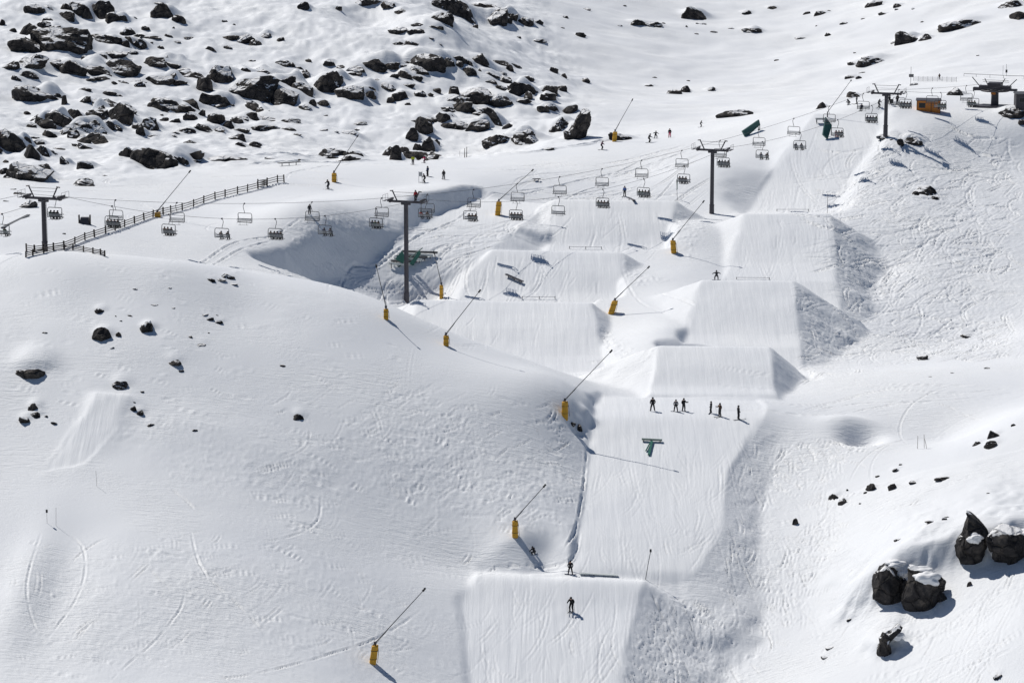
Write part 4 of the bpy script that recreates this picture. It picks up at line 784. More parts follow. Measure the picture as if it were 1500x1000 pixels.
for a in [
 (835.5,840.5,21,'wide','cloth_black','cloth_black','board',3.0,'snowboarder in black standing at the brow of the bottom landing'),
 (837,894.5,24,'ski','cloth_black','cloth_black','pole',2.85,'skier in black descending the bottom landing with a long shadow'),
 (782,812,12,'crouch','cloth_black','cloth_black','board',0.7,'crouching snowboarder in black down in the shaded hollow'),
 (605,241.5,13.5,'stand','cloth_lime','cloth_black','ski',0.4,'skier in a bright lime jacket beside the pinnacle rock'),
 (622,239,10,'ski','cloth_pink','cloth_plum','ski',0.8,'skier in a pink jacket right of the lime jacket'),
 (626.5,258.5,15,'stand','cloth_navy','cloth_black','ski',1.0,'skier in dark navy below the pink jacket'),
 (622,267.5,13,'ski','cloth_black','cloth_black','pole',1.2,'skier in black lowest of the four below the pinnacle rock'),
 (650,263,14,'stand','cloth_black','cloth_charcoal','pole',0.3,'skier in black with poles apart, right of the downhill group'),
 (481,277,14,'ski','cloth_black','cloth_charcoal','pole',2.4,'skier in black left below the snow gun by the gate'),
 (453.5,314,15,'stand','cloth_charcoal','cloth_charcoal','none',0.1,'person in grey standing at the edge of the shaded bank'),
 (915,287.5,15,'stand','cloth_blue','cloth_charcoal','ski',2.7,'person in a blue jacket standing above the upper left jump'),
 (881.5,219.5,13,'ski','cloth_plum','cloth_black','ski',-1.4,'skier in a plum jacket gliding below the trail snow gun'),
 (951,209,13,'ski','cloth_charcoal','cloth_black','pole',-1.2,'skier in charcoal, left of a trio on the upper trail'),
 (960.5,203,11,'ride','cloth_charcoal','cloth_black','board',-0.6,'snowboarder in charcoal with arms out on the upper trail'),
 (981,201.5,13,'stand','cloth_black','cloth_pink','pole',3.0,'skier in black jacket and bright pink trousers on the upper trail'),
 (1026.5,186.5,8,'ski','cloth_charcoal','cloth_black','ski',-1.4,'distant skier in charcoal alone on the crest of the trail'),
 (1243.5,153.5,8,'crouch','cloth_charcoal','cloth_black','board',1.0,'person crouching at the left of the unloading area'),
 (1255,152.5,14,'stand','cloth_black','cloth_black','ski',1.4,'person in black standing second from left in the unloading area'),
 (1287.5,157.5,12,'ski','cloth_black','cloth_charcoal','ski',-0.9,'bending skier in black left of the top lift tower'),
 (1302.5,152,12,'stand','cloth_charcoal','cloth_black','ski',0.2,'person in charcoal just behind the top lift tower'),
 (1314.5,153.5,15,'stand','cloth_black','cloth_black','ski',0.5,'tall person in black right of the top lift tower'),
 (1376,117,8,'stand','cloth_brown','cloth_black','none',0.3,'person in brown standing beside the safety net')]:
    standing(*a)
bx_ = W(1049.5, 410, 453)
person('ride', 'cloth_charcoal', 'cloth_charcoal', 'board', bx_, 0.1, 'snowboarder with arms spread in mid air behind the middle right lip')

# ---------------------------------------------------------------- chairlift
TOW = [(66, 371, 410, 8.1, 'left tower'), (595.5, 444, 457, 16.7, 'tall tower'), (1042.5, 314, 506, 11.6, 'jump tower'), (1297, 197, 539, 7.8, 'top tower')]
TB = []
for px, py, y, H, nm in TOW:
    b = W(px, py, y); TB.append((Vector((b[0], b[1], b[2])), H, nm))
ldir = (TB[3][0] - TB[0][0]); ldir.z = 0; ldir.normalize(); lat = Vector((math.cos(R(-19)), math.sin(R(-19)), 0))      # lat points towards the camera and right
def local_lat(s): return lat * s
OFF = 2.75
def frame_rot(): return Matrix(((lat.x, ldir.x, 0), (lat.y, ldir.y, 0), (0, 0, 1)))
ROT = frame_rot(); RZ = math.atan2(lat.y, lat.x)
tower_labels = ['short grey lift tower standing inside the wooden fence at the left', 'tallest dark grey lift tower, rising beside the lower left jump', 'dark grey lift tower just left of the upper right jump', 'dark lift tower beside the unloading area, casting a long shadow']
for (b, H, nm), lb in zip(TB, tower_labels):
    t = empty('lift_tower', b, lb, 'lift tower', 'lift towers along the chairlift', RZ)
    mb = MB(); mb.tube([(0,0,-2.5),(0,0,0.1),(0,0,1.6)], .46, 12, .42); mb.build('footing', 'steel_dark', t, False)
    mb = MB(); mb.tube([(0,0,.5),(0,0,H*.5),(0,0,H-.12)], .37, 16, .33); mb.tube([(0,0,1.62),(0,0,1.75)], .46, 16); mb.build('column', 'steel_dark', t, False)
    mb = MB(); mb.box((0,0,H), (5.4,.42,.34)); mb.box((0,0,H-.35), (1.6,.3,.34)); mb.build('crossarm', 'steel_dark', t)
    mb = MB()
    for s in (-1, 1):
        mb.tube([(s*1.55,0,H+.15),(s*2.35,0,H+1.75)], .11, 6); mb.tube([(s*2.2,0,H+1.75),(s*2.75,0,H+1.68)], .09, 6)
    mb.build('lifting_frame', 'steel_dark', t)
    mb = MB(); mb.tube([(-2.3,0,H+1.5),(2.3,0,H+1.5)], .035, 5); mb.tube([(-2.0,.3,H+.95),(2.0,.3,H+.95)], .025, 4); mb.build('handrail', 'steel_grey', t)
    for s in (-1, 1):
        sh = MB(); sh.box((s*OFF, 0, H+.12), (.14, 2.3, .16)); sh.box((s*OFF, 0, H-.08), (.3, .5, .3)); ob = sh.build('sheave_beam', 'steel_dark', t)
        for k in (-1.0, -.6, -.2, .2, .6, 1.0):
            wv = MB(); wv.tube([(s*OFF+.08, k, H+.3), (s*OFF+.2, k, H+.3)], .21, 10); wv.build('sheave_wheel', 'steel_dark', ob)
        wk = MB(); wk.box((s*(OFF+.62), 0, H+.12), (.45, 2.4, .05)); 
        for k in (-1.15, 0, 1.15): wk.tube([(s*(OFF+.82), k, H+.12), (s*(OFF+.82), k, H+1.05)], .025, 4)
        wk.tube([(s*(OFF+.82), -1.15, H+1.05), (s*(OFF+.82), 1.15, H+1.05)], .025, 4); wk.build('catwalk', 'steel_dark', t)
    ld = MB()
    for s in (-.2, .2): ld.tube([(s, .5, 1.5), (s, .48, H)], .025, 4)
    for k in range(int(H / .35) - 4): ld.tube([(-.2, .49, 1.7 + k*.35), (.2, .49, 1.7 + k*.35)], .018, 4)
    ld.build('ladder', 'steel_grey', t)
tb5 = Vector(W(1457, 153, 562))
def rope_pts(side):
    """rope axis: anchors on the sheaves, sagging between them"""
    A = [TB[0][0] - ldir * 60 + Vector((0, 0, TB[0][1] - 1.5))] + [b + Vector((0, 0, H + .55)) for b, H, _ in TB] + [tb5 + Vector((0, 0, 3.9))]
    A = [a + lat * OFF * side for a in A]; out = []
    for q in range(len(A) - 1):
        L = (A[q+1] - A[q]).length; sag = (0.0007 if side == 1 else 0.00025) * L * L
        for k in range(24):
            u = k / 24; p = A[q].lerp(A[q+1], u); p.z -= sag * 4 * u * (1 - u); out.append(p)
    out.append(A[-1]); return out
ROPE = {1: rope_pts(1), -1: rope_pts(-1)}
mb = MB()
for s in (1, -1): mb.tube(ROPE[s], .026, 5)
tag(mb.build('haul_rope', 'rope_steel'), 'steel haul rope loop carrying every chair between the towers', 'cable')
def on_rope(side, px):
    P = ROPE[side]
    for a, b in zip(P[:-1], P[1:]):
        x0 = proj(*a)[0]; x1 = proj(*b)[0]
        if x0 <= px < x1: return a.lerp(b, (px - x0) / (x1 - x0))
    return None
def make_chair():
    t = empty('chair', (0,0,0), 'x', 'lift chair', 'chairs hanging on the chairlift')
    mb = MB(); mb.box((0,0,0), (.14,.42,.14)); mb.box((0,0,.0), (.1,.2,.24)); mb.build('grip', 'steel_dark', t)
    mb = MB(); mb.tube([(.0,0,-.05),(.16,0,-.2),(.22,0,-.5),(.14,0,-.9),(.02,0,-1.25),(0,0,-1.5)], .045, 6); mb.build('hanger', 'steel_dark', t)
    hw = 1.15; mb = MB(); mb.tube([(-hw,-.1,-2.95),(-hw,-.18,-2.4),(-hw*.98,-.1,-1.66),(-hw*.86,-.02,-1.5),(0,0,-1.5),(hw*.86,-.02,-1.5),(hw*.98,-.1,-1.66),(hw,-.18,-2.4),(hw,-.1,-2.95)], .055, 6)
    for s in (-1, 1): mb.tube([(s*hw,-.1,-2.95),(s*hw,.45,-2.95)], .04, 6)
    mb.build('side_frame', 'steel_grey', t)
    mb = MB()
    for k in range(5): mb.box((0, -.04 + k*.115, -2.9), (2.2, .09, .05))
    mb.build('seat', 'black_plastic', t)
    mb = MB()
    for k in range(3): mb.box((0, -.18, -2.72 + k*.16), (2.22, .04, .09))
    mb.build('backrest', 'galvanised', t)
    mb = MB(); mb.tube([(-1.05,-.2,-2.15),(-1.1,.5,-2.5),(-1.1,.56,-2.6),(1.1,.56,-2.6),(1.1,.5,-2.5),(1.05,-.2,-2.15)], .028, 5)
    for x in (-.55, .55): mb.tube([(x,.56,-2.6),(x,.62,-3.25)], .024, 5)
    mb.tube([(-.8,.62,-3.27),(.8,.62,-3.27)], .024, 5); mb.build('safety_bar', 'steel_grey', t)
    return t
chair0 = make_chair(); chair_used = False
NEAR = [(3,1),(84,3),(168,4),(251,3),(329,2),(407,4),(480,2),(555,3),(627,2),(693,3),(760,4),(822,0),(887,4),(947,4),(1006,3),(1064,4),(1121,2),(1176,2),(1231,3),(1281,4),(1331,4),(1382,3),(1430,3)]
FAR = [(172,0),(262,0),(361,0),(460,0),(562,0),(629,0),(697,0),(761,0),(823,0),(885,0),(943,0),(1002,0),(1058,0),(1115,0),(1166,0),(1218,0),(1268,1),(1320,0),(1369,0),(1419,0),(1477,0)]
ORD = ['first','second','third','fourth','fifth','sixth','seventh','eighth']
PAL = [('cloth_black','cloth_black'),('cloth_charcoal','cloth_black'),('cloth_navy','cloth_black'),('cloth_black','cloth_charcoal'),('cloth_brown','cloth_black'),('cloth_green','cloth_charcoal')]
cn = {'cloth_black':'black','cloth_charcoal':'charcoal','cloth_navy':'navy','cloth_brown':'brown','cloth_green':'dark green','cloth_red':'red','cloth_plum':'plum'}
rc = random.Random(5)
for side, LST in ((1, NEAR), (-1, FAR)):
    count = {}
    for px, n in LST:
        # a chair's middle is seen below the rope, the hanger top is close to it
        p = on_rope(side, px - (4 if side == 1 else 3) if px > 20 else px)
        if p is None: continue
        k = sum(1 for T in TOW if px > T[0] - (0 if T[0] != 66 else 0)); ref = 'left of the left tower' if k == 0 else 'right of the ' + TOW[k-1][4]
        q = count.get(k, 0); count[k] = q + 1
        nm = '%s chair %s' % (ORD[q], ref); rope = 'near' if side == 1 else 'far'
        lab = ('empty ' if n == 0 else 'loaded ') + 'grey four-seat chair, %s on the %s rope' % (nm.replace(' chair', ''), rope)
        face = RZ if side == 1 else RZ + PI
        swing = rc.uniform(-.06, .06)
        if not chair_used: c = chair0; chair_used = True; c.location = p; c.rotation_euler[2] = face + swing; c['label'] = lab
        else: c = dup(chair0, p, face + swing, lab)
        seats = {0: [], 1: [2], 2: [0, 2], 3: [0, 1, 2], 4: [0, 1, 2, 3]}[n]
        if n == 2 and q % 2: seats = [1, 3]
        if n == 3 and q % 2: seats = [1, 2, 3]
        for s in seats:
            lx = -.81 + s * .54; M = Matrix.Rotation(face + swing, 3, 'Z'); w_ = p + M @ Vector((lx, .12, -2.86))
            jk, tr = rc.choice(PAL)
            if px == 627 and s == seats[0]: jk, tr = 'cloth_red', 'cloth_black'
            if px == 1231: jk, tr = [('cloth_plum','cloth_red'),('cloth_black','cloth_charcoal'),('cloth_black','cloth_black')][seats.index(s) % 3]
            seatn = ['far-left', 'inner-left', 'inner-right', 'far-right'][s if side == 1 else 3 - s]
            person('sit' if rc.random() < .6 else 'sit2', jk, tr, 'ski' if rc.random() < .55 else 'ski', w_, face + swing, '%s rider, %s seat, %s' % (cn[jk], seatn, nm) + (' on far rope' if side < 0 else ''), 'riders seated on the chairlift')
b2, H2, _ = TB[1]
pp = b2 + lat * 1.7 + Vector((0, 0, H2 + .19)); person('stand', 'cloth_red', 'cloth_charcoal', 'none', pp, 0.6, 'worker in red jacket standing on the crossarm of the tall tower')
mat('panel_grey', (0.16, 0.21, 0.19), 0.5, 0.2, 0.15, 2.0)
# ---------------------------------------------------------------- snow guns
def snow_gun(px, py, tipx, tipy, hpx, label, lean=0.0, dy=0.0, base=None, wpx=None):
    b = base if base else hit(px, py); y = b[1]; s = y / F
    t = empty('snow_gun', b, label, 'snow gun', 'yellow padded snow guns along the runs')
    h = hpx * s; w = (wpx or hpx * 0.37) * s; tip = Vector(W(tipx, tipy, y + dy)) - Vector(b)
    ln = lean * s; M = Matrix(((1, 0, ln / h), (0, 1, 0), (0, 0, 1)))
    mb = MB(); n = 12
    def ring(z, k): return [M @ Vector((math.copysign(abs(math.cos(a)) ** .5, math.cos(a)) * w / 2 * k, math.copysign(abs(math.sin(a)) ** .5, math.sin(a)) * w / 2 * k, z)) for a in [2 * PI * (i + .5) / n for i in range(n)]]
    zs = [(-.5, .93), (.04, 1.0), (h * .3, 1.03), (h * .55, .98), (h * .9, 1.0), (h * .97, .97), (h, .8)]
    for (z0, k0), (z1, k1) in zip(zs[:-1], zs[1:]): mb.hull(ring(z0, k0), ring(z1, k1)) if False else None
    o0 = 0; vs = []; fs = []
    for z, k in zs: vs += ring(z, k)
    for q in range(len(zs) - 1):
        for i in range(n): fs.append((q*n+i, q*n+(i+1)%n, (q+1)*n+(i+1)%n, (q+1)*n+i))
    fs.append(tuple((len(zs)-1)*n + i for i in range(n))); body = mesh_obj('padding', vs, fs, 'yellow_pad', t)
    sb = MB()
    for z in (h * .25, h * .72):
        c = [p for p in ring(z, 1.035)]; sb.tube(c + [c[0]], .03, 4)
    sb.build('strap', 'black_plastic', body)
    top = M @ Vector((0, 0, h)); mb = MB(); mb.tube([top - Vector((0, 0, .3)), top + Vector((0, 0, .35))], .10, 8); mb.box(top + Vector((0, 0, .3)), (.32, .26, .3)); mb.build('pivot', 'steel_dark', t)
    st = top + Vector((0, 0, .3)); d = (tip - st).normalized(); mb = MB(); mb.tube([st - d * .6, st.lerp(tip, .5), tip], .062, 7, .045); mb.build('lance', 'steel_grey', t)
    mb = MB(); mb.tube([tip - d * .15, tip + d * .35], .14, 8, .1); mb.tube([tip + d * .1 + Vector((0, 0, -.05)), tip + d * .1 + Vector((.02, 0, .22))], .06, 6); mb.build('nozzle_head', 'black_plastic', t)
    mb = MB(); side = Vector((.25, -.05, 0)); mb.tube([st + side * .6, st.lerp(tip, .2) + side * .4, st.lerp(tip, .33)], .022, 5); mb.tube([top + Vector((w*.4, 0, .1)), M @ Vector((w*.62, -.1, h*.6)), M @ Vector((w*.7, -.1, .1))], .03, 5); mb.build('hose', 'black_plastic', t)
    return t
snow_gun(546, 970.5, 620.5, 864, 28, 'yellow snow gun lowest in the picture, on the near hill', lean=4, wpx=10.5)
snow_gun(754.5, 785, 797, 712, 24, 'yellow snow gun above the shaded hollow', wpx=9)
snow_gun(827.5, 610, 894.5, 515, 23, 'yellow snow gun at the hill shoulder left of the platform', wpx=9.5)
def crest_gun(px, py, y, *a, **k):
    snow_gun(px, py, *a, base=W(px, py, y), **k)
snow_gun(653.5, 506, 702, 427, 15, 'yellow snow gun half hidden behind the near hill crest', wpx=8)
snow_gun(565.5, 467, 551.5, 390.5, 15, 'yellow snow gun left of the tall tower foot, lance leaning left', wpx=7)
snow_gun(646.5, 437, 636, 370.5, 20, 'slim yellow snow gun right of the tall tower foot', wpx=5.5)
snow_gun(729, 315, 779.5, 250, 20, 'yellow snow gun beside the shaded knoll', lean=2, wpx=8)
snow_gun(489.5, 266.5, 523.5, 200, 13, 'yellow snow gun right of the wooden gate', wpx=7)
snow_gun(231, 318, 277.5, 252, 7, 'yellow snow gun hunched beside the wooden fence', wpx=9)
snow_gun(900, 207.5, 926, 147, 14.5, 'yellow snow gun on the trail beside the leaning slab', lean=1, wpx=6.5)
snow_gun(987, 370, 1030, 296, 18, 'yellow snow gun between the upper left and right jumps', lean=-1.5, wpx=8)
snow_gun(895, 459, 949.5, 392, 19, 'leaning yellow snow gun right of the lower left jump', lean=6, wpx=9)
# a lance whose post stands behind the brow
lt = empty('snow_lance', hit(1212, 172), 'bare steel snow lance rising from the upper run by the green panels', 'snow lance')
lb_ = Vector(lt.location); tp = Vector(W(1246, 119, lb_.y)) - lb_
mb = MB(); mb.tube([(0,0,-.5),(0,0,1.1)], .11, 8); mb.build('post', 'steel_dark', lt); mb = MB(); mb.tube([(0,0,1.0), tp], .06, 6, .045); mb.build('lance', 'steel_dark', lt)
mb = MB(); mb.tube([tp, tp + tp.normalized() * .3], .13, 7); mb.build('nozzle_head', 'black_plastic', lt)

# ---------------------------------------------------------------- fences
def fence(posts, label, hpx=10, rails=3, dbl=None):
    root = None; P3 = []
    for px, py in posts:
        b = hit(px, py); P3.append(Vector(b))
    root = empty('wooden_fence', P3[0], label, 'fence')
    H = [hpx * p.y / F for p in P3]
    for p, h in zip(P3, H):
        mb = MB(); mb.box((0,0,0), (.2,.2,h + .8)); o = mb.build('post', 'wood_dark', root); o.location = p - P3[0] + Vector((0, 0, h / 2 - .3)); o.rotation_euler = (rr.uniform(-.05,.05), rr.uniform(-.06,.06), rr.uniform(-.3,.3))
    for k in range(rails):
        f = (k + 0.85) / (rails + .15) * .95
        for a, b, ha, hb in zip(P3[:-1], P3[1:], H[:-1], H[1:]):
            mb = MB(); mb.tube([a - P3[0] + Vector((0, -.12, ha * f)), b - P3[0] + Vector((0, -.12, hb * f))], .07, 4); mb.build('rail', 'wood_dark', root)
    return root
z3 = lambda X, Y: (X / 3.745, 233 + Y / 3.745)
fence([z3(145,505),z3(190,512),z3(240,506),z3(293,500),z3(352,490),z3(411,468),z3(466,444),z3(518,428),z3(580,408),z3(632,392),z3(684,373),z3(738,354),z3(790,336),z3(840,320),z3(895,305),z3(937,296),z3(1000,282),z3(1062,262),z3(1118,242),z3(1180,221),z3(1235,208),z3(1303,191),z3(1358,179),z3(1415,164),z3(1466,150),(378,273.5),(391,271.5),(406.5,267.5),(416,267)], 'long wooden post and rail fence climbing from the left tower to the gate', hpx=10.5)
fence([z3(142,538),z3(180,528),z3(240,516),z3(295,505),z3(352,498),z3(400,497),z3(458,508),z3(510,518),z3(552,525),z3(575,534)], 'short wooden fence curving down around the left tower on the crest', hpx=8)
# ---------------------------------------------------------------- rails, boxes and panels
def rail_box(p0, p1, label, w=.5, h=.45, m='steel_grey', posts=3, rise=(0, 0)):
    a = Vector(hit(*p0)); b = Vector(hit(*p1)); t = empty('slide_rail', a, label, 'slide rail'); e = b - a
    a0 = Vector((0, 0, h + rise[0])); b0 = e + Vector((0, 0, h + rise[1])); d = e.normalized(); sd_ = Vector((-d.y, d.x, 0)).normalized() * w / 2
    mb = MB(); mb.hull([a0 - sd_, a0 + sd_, b0 + sd_, b0 - sd_], [v + Vector((0, 0, .12)) for v in (a0 - sd_, a0 + sd_, b0 + sd_, b0 - sd_)]); mb.build('sliding_surface', m, t)
    for k in range(posts):
        u = (k + .5) / posts; c = a0.lerp(b0, u); mb = MB(); mb.tube([c, c - Vector((0, 0, h + max(rise) + .6))], .07, 6); mb.build('leg', 'steel_dark', t)
    return t
rail_box((408,243.5),(439,241.5), 'grey bench-like slide rail below the wooden gate', .7, .5)
rail_box((741,405),(766,416), 'dark narrow slide rail on the middle left landing', .6, .35, 'steel_dark')
rail_box((849,841.5),(905,844.5), 'long grey box rail across the bottom lip', .5, .15, 'pvc_white', 4)
rail_box((919,293.5),(929,298), 'short dark rail on the top left lip', .5, .5, 'steel_dark', 2)
rail_box((781,266),(791,265.5), 'small dark rail left of the far chairs', .6, .4, 'steel_dark', 2)
rail_box((3,335),(42,316), 'long grey plank rail lying on snow at the left edge', .5, .1, 'steel_grey', 4)
rail_box((1407,30+173),(1407.5,200), 'tiny dark post box on the tracked slope', .3, .3, 'steel_dark', 1) if False else None
def lip_line(pts, label, hpx=3.5):
    P3 = [Vector(hit(*p)) for p in pts]; t = empty('marker_rope', P3[0], label, 'marker rope'); top = []
    for p in P3:
        h = hpx * p.y / F; mb = MB(); q = p - P3[0]; mb.tube([q - Vector((0,0,.4)), q + Vector((0,0,h))], .05, 5); mb.build('stake', 'black_plastic', t); top.append(q + Vector((0,0,h*.8)))
    mb = MB(); mb.tube(top, .04, 4); mb.build('rope', 'netting', t)
lip_line([(1138,309.5),(1184,309.5)], 'rope between two stakes on the lip of the upper right jump')
lip_line([(1079,409),(1127,409.5)], 'rope between two stakes on the lip of the middle right jump')
lip_line([(765,437.5),(790,437.8),(813,437.8)], 'low rope on the lip of the lower left jump', 4)
lip_line([(834,364.5),(858,365),(881,365)], 'low rope on the lip of the middle left jump', 4)
# T-shaped rail feature on the platform landing
b = Vector(hit(954, 645)); t = empty('t_rail', b, 'T-shaped green rail lying low on the main landing', 'slide rail')
def strip(p, q, w, h, z0=.0):
    p = Vector(p) - b; q = Vector(q) - b; d = (q - p).normalized(); sd_ = d.cross(Vector((0, 0, 1))).normalized() * w / 2; up = Vector((0, 0, 1)); mb = MB()
    mb.hull([p - sd_ + up * z0, p + sd_ + up * z0, q + sd_ + up * z0, q - sd_ + up * z0], [v + up * (z0 + h) for v in (p - sd_, p + sd_, q + sd_, q - sd_)]); return mb
strip(hit(940, 646), hit(970, 647.5), .42, .2, .2).build('top_plate', 'panel_grey', t)
strip(hit(953.5, 648), hit(946, 662), .12, .16, .12).build('leg', 'green_panel', t)
strip(hit(955, 648.5), hit(950.5, 668), .3, .18, .12).build('leg', 'green_panel', t)
for x, y in ((943, 647), (967, 648), (954, 647)): q = Vector(hit(x, y)) - b; mb = MB(); mb.tube([q - Vector((0,0,.5)), q + Vector((0,0,.3))], .07, 5); mb.build('foot', 'steel_dark', t)
# green wall panels by the lift
def panel(c4, y0, y1, label, m='teal_dark', frame=None):
    """a thick panel through four photograph corners, depth from y0 (first two corners) to y1"""
    ys = (y0, y0, y1, y1); P = [Vector(W(a, b, y)) for (a, b), y in zip(c4, ys)]; o = Vector(hit((c4[0][0] + c4[2][0]) / 2, max(p[1] for p in c4)))
    n = (P[1] - P[0]).cross(P[3] - P[0]).normalized() * .18; t = empty('jib_wall', o, label, 'jib wall')
    mb = MB(); mb.hull([p - o - n for p in P], [p - o + n for p in P]); mb.build('panel', m, t)
    mb = MB()
    for p in P[:2] if frame is None else frame: mb.tube([p - o, Vector((p.x, p.y, ground(p.x, p.y) - .3)) - o], .08, 5)
    mb.build('support', 'steel_dark', t); return t
y1 = hit(1092, 200)[1]
panel([(1111,175.5),(1113,183),(1092,202),(1087,192)], y1 + 3, y1, 'dark green ramp panel left of the far chairs, sloping down left')
y2 = hit(1211, 204)[1]
panel([(1209,172),(1218,184),(1212,204),(1205,197)], y2 + 2, y2, 'dark green upright panel just left of a loaded chair')
mb = MB(); p = Vector(hit(1203, 181)); mb.box((0,0,0), (2.2,1.2,.25)); t = empty('deck_table', p, 'small grey deck behind the upright green panel', 'deck'); o_ = mb.build('deck', 'galvanised', t); o_.location = (0, 0, .9)
for x, y in ((-.9,-.4),(.9,-.4),(-.9,.4),(.9,.4)): mb = MB(); mb.tube([(x,y,-.3),(x,y,.8)], .06, 5); mb.build('leg', 'steel_dark', t)
# tube rack with the green V walls
c = Vector(hit(607, 393)); t = empty('tube_feature', c, 'rack of pale tubes with two green walls beside the tall tower', 'jib feature')
yy = c.y
for k, (xa, ya, xb, yb) in enumerate([(569,386,600,387),(573,382,610,383.5),(577,378.5,618,380.5),(581,375,626,377),(584,371.5,634,374),(589,368,641,370)]):
    qa = Vector(hit(xa, ya + 5)); qb = Vector(hit(xb, yb + 5)); TU = (Vector(W(xa, ya, qa.y)), Vector(W(xb, yb, qb.y)))
    mb = MB(); mb.tube([TU[0] - c, TU[1] - c], .2, 8); mb.build('tube', 'pvc_white' if k % 2 == 0 else 'steel_grey', t)
    for xx, yq in ((xa + 4, ya), (xb - 4, yb)):
        q = Vector(W(xx, yq, qa.y if xx < (xa + xb) / 2 else qb.y)); g = ground(q.x, q.y); mb = MB(); mb.tube([q - c, Vector((q.x, q.y, min(g, q.z) - .4)) - c], .07, 5); mb.build('leg', 'steel_dark', t)
for pts in ([(579,379),(590,386),(594,378),(589,367)], [(600,386.5),(605,389),(616.5,371.5),(614,366)]):
    gy = hit(pts[1][0], pts[1][1] + 3)[1] - .5; P = [Vector(W(a, b_, gy)) - c for a, b_ in pts]; mb = MB(); mb.hull([p + Vector((0, -.1, 0)) for p in P], [p + Vector((0, .1, 0)) for p in P]); mb.build('green_wall', 'green_panel', t)
mb = MB(); mb.tube([Vector(W(580,394,yy-.8)) - c, Vector(W(619,363,yy)) - c], .09, 6); mb.build('cross_beam', 'teal_dark', t)
# dark stand by the left field
b = Vector(hit(124, 328)); t = empty('race_stand', b, 'dark grey boxy stand on legs between two left-hand chairs', 'stand')
mb = MB(); mb.hull([(-.75,-.5,.0),(.75,-.5,.0),(.75,.7,.0),(-.75,.7,.0)], [(-.6,-.1,1.0),(.6,-.1,1.0),(.6,.7,1.0),(-.6,.7,1.0)]); mb.build('body', 'steel_dark', t)
for s_ in (-1, 1): mb = MB(); mb.box((s_*.85,.1,.6), (.18,.5,1.6)); mb.build('side_post', 'wood_dark', t)
# ---------------------------------------------------------------- poles, flags and signs
def pole(px, py, toppy, label, lean=0, r=.035, m='bamboo', extra=None, name='marker_pole', cat='marker pole'):
    b = Vector(hit(px, py)); s = b.y / F; h = (py - toppy) * s; mb = MB(); mb.tube([(0,0,-.4),(lean*s*.5,0,h*.5),(lean*s,0,h)], r, 5)
    if extra is None: o = mb.build(name, m); o.location = b; tag(o, label, cat); return o
    t = empty(name, b, label, cat); mb.build('pole', m, t); extra(t, h, lean*s); return t
def flagtip(t, h, l): mb = MB(); mb.tube([(l,0,h-.1),(l,0,h+.25)], .13, 7); mb.build('pole_top', 'black_plastic', t)
def feather(t, h, l): mb = MB(); mb.hull([(l*.6-.04,-.02,h*.45),(l*.6+.12,-.02,h*.5),(l+.22,-.02,h*.85),(l+.05,-.02,h)], [(l*.6-.04,.02,h*.45),(l*.6+.12,.02,h*.5),(l+.22,.02,h*.85),(l+.05,.02,h)]); mb.build('flag', 'green_panel', t)
pole(992.5, 292.5, 262, 'green feather flag on the top left lip', -2, .035, 'bamboo', feather, 'feather_flag', 'flag')
pole(945, 848, 804, 'tall thin whip pole at the right end of the bottom lip', 8, .045, 'steel_grey', flagtip, 'whip_pole')
pole(1212, 312, 283, 'thin dark pole at the right end of the upper right lip', 0, .035, 'steel_dark')
for a in [(69,766,748,'black-topped marker pole in front of the small kicker',0),(82,770,741,'leftmost plain bamboo pole near the black-topped pole',1),(142,712,688,'crooked bamboo pole right below the small kicker',-1)]:
    pole(a[0], a[1], a[2], a[3], a[4], .018, 'bamboo', flagtip if a[0] == 69 else None)
for a in [(1344,657,637,'first of the bamboo poles beyond the right crest',0),(1354,656,635,'second bamboo pole beyond the right crest',-1),(1358,657,642,'tilted third bamboo pole beyond the right crest',-4)]:
    pole(a[0], a[1], a[2], a[3], a[4], .03)
for px, py, top, nm in [(680.5,231,217,'left'),(683.5,230.5,215,'right')]:
    b = Vector(hit(px, py)); mb = MB(); h = (py - top) * b.y / F; mb.hull([(-.09,-.02,-.2),(.09,-.02,-.2),(.09,.02,-.2),(-.09,.02,-.2)], [(-.02,-.02,h),(.1,-.02,h),(.1,.02,h),(-.02,.02,h)]); o = mb.build('planted_ski', 'bamboo'); o.location = b; tag(o, nm + ' ski of the pair planted upright beside the trail', 'ski')
pole(673.5, 229, 221, 'short stake left of the planted skis', 0, .03)
b = Vector(hit(616, 268)); t = empty('gate_sign', b, 'small grey framed sign beside the skier in navy', 'sign'); s = b.y / F
mb = MB()
for x in (-.3, .3): mb.tube([(x,0,-.3),(x,0,2.1)], .035, 5)
mb.build('leg', 'steel_grey', t); mb = MB(); mb.box((0,-.05,1.6), (.66,.04,.8)); mb.build('board', 'galvanised', t)
# ---------------------------------------------------------------- top station
b = Vector(W(1457, 154, 562)); b.z = max(b.z, ground(b.x, b.y) - .1); t = empty('lift_terminal', b, 'dark lift return terminal with bullwheel on a thick column', 'lift terminal', None, RZ)
mb = MB(); mb.tube([(0,0,-2.5),(0,0,3.0)], .85, 14, .7); mb.build('column', 'steel_dark', t)
mb = MB(); mb.box((0,0,3.5), (6.2,1.6,.7)); mb.box((0,0,4.15), (2.6,2.8,.6)); mb.box((-3.6,.2,3.1), (1.5,1.2,.6)); mb.box((3.6,-.2,3.1), (1.5,1.2,.4)); mb.build('frame', 'steel_dark', t)
mb = MB(); ring = [(2.75*math.cos(a), 2.75*math.sin(a), 2.9) for a in np.linspace(0, 2*PI, 33)]; mb.tube(ring, .16, 6)
for k in range(6): mb.tube([(0,0,2.9),(2.7*math.cos(k*PI/3), 2.7*math.sin(k*PI/3), 2.9)], .09, 5)
mb.build('bullwheel', 'steel_dark', t)
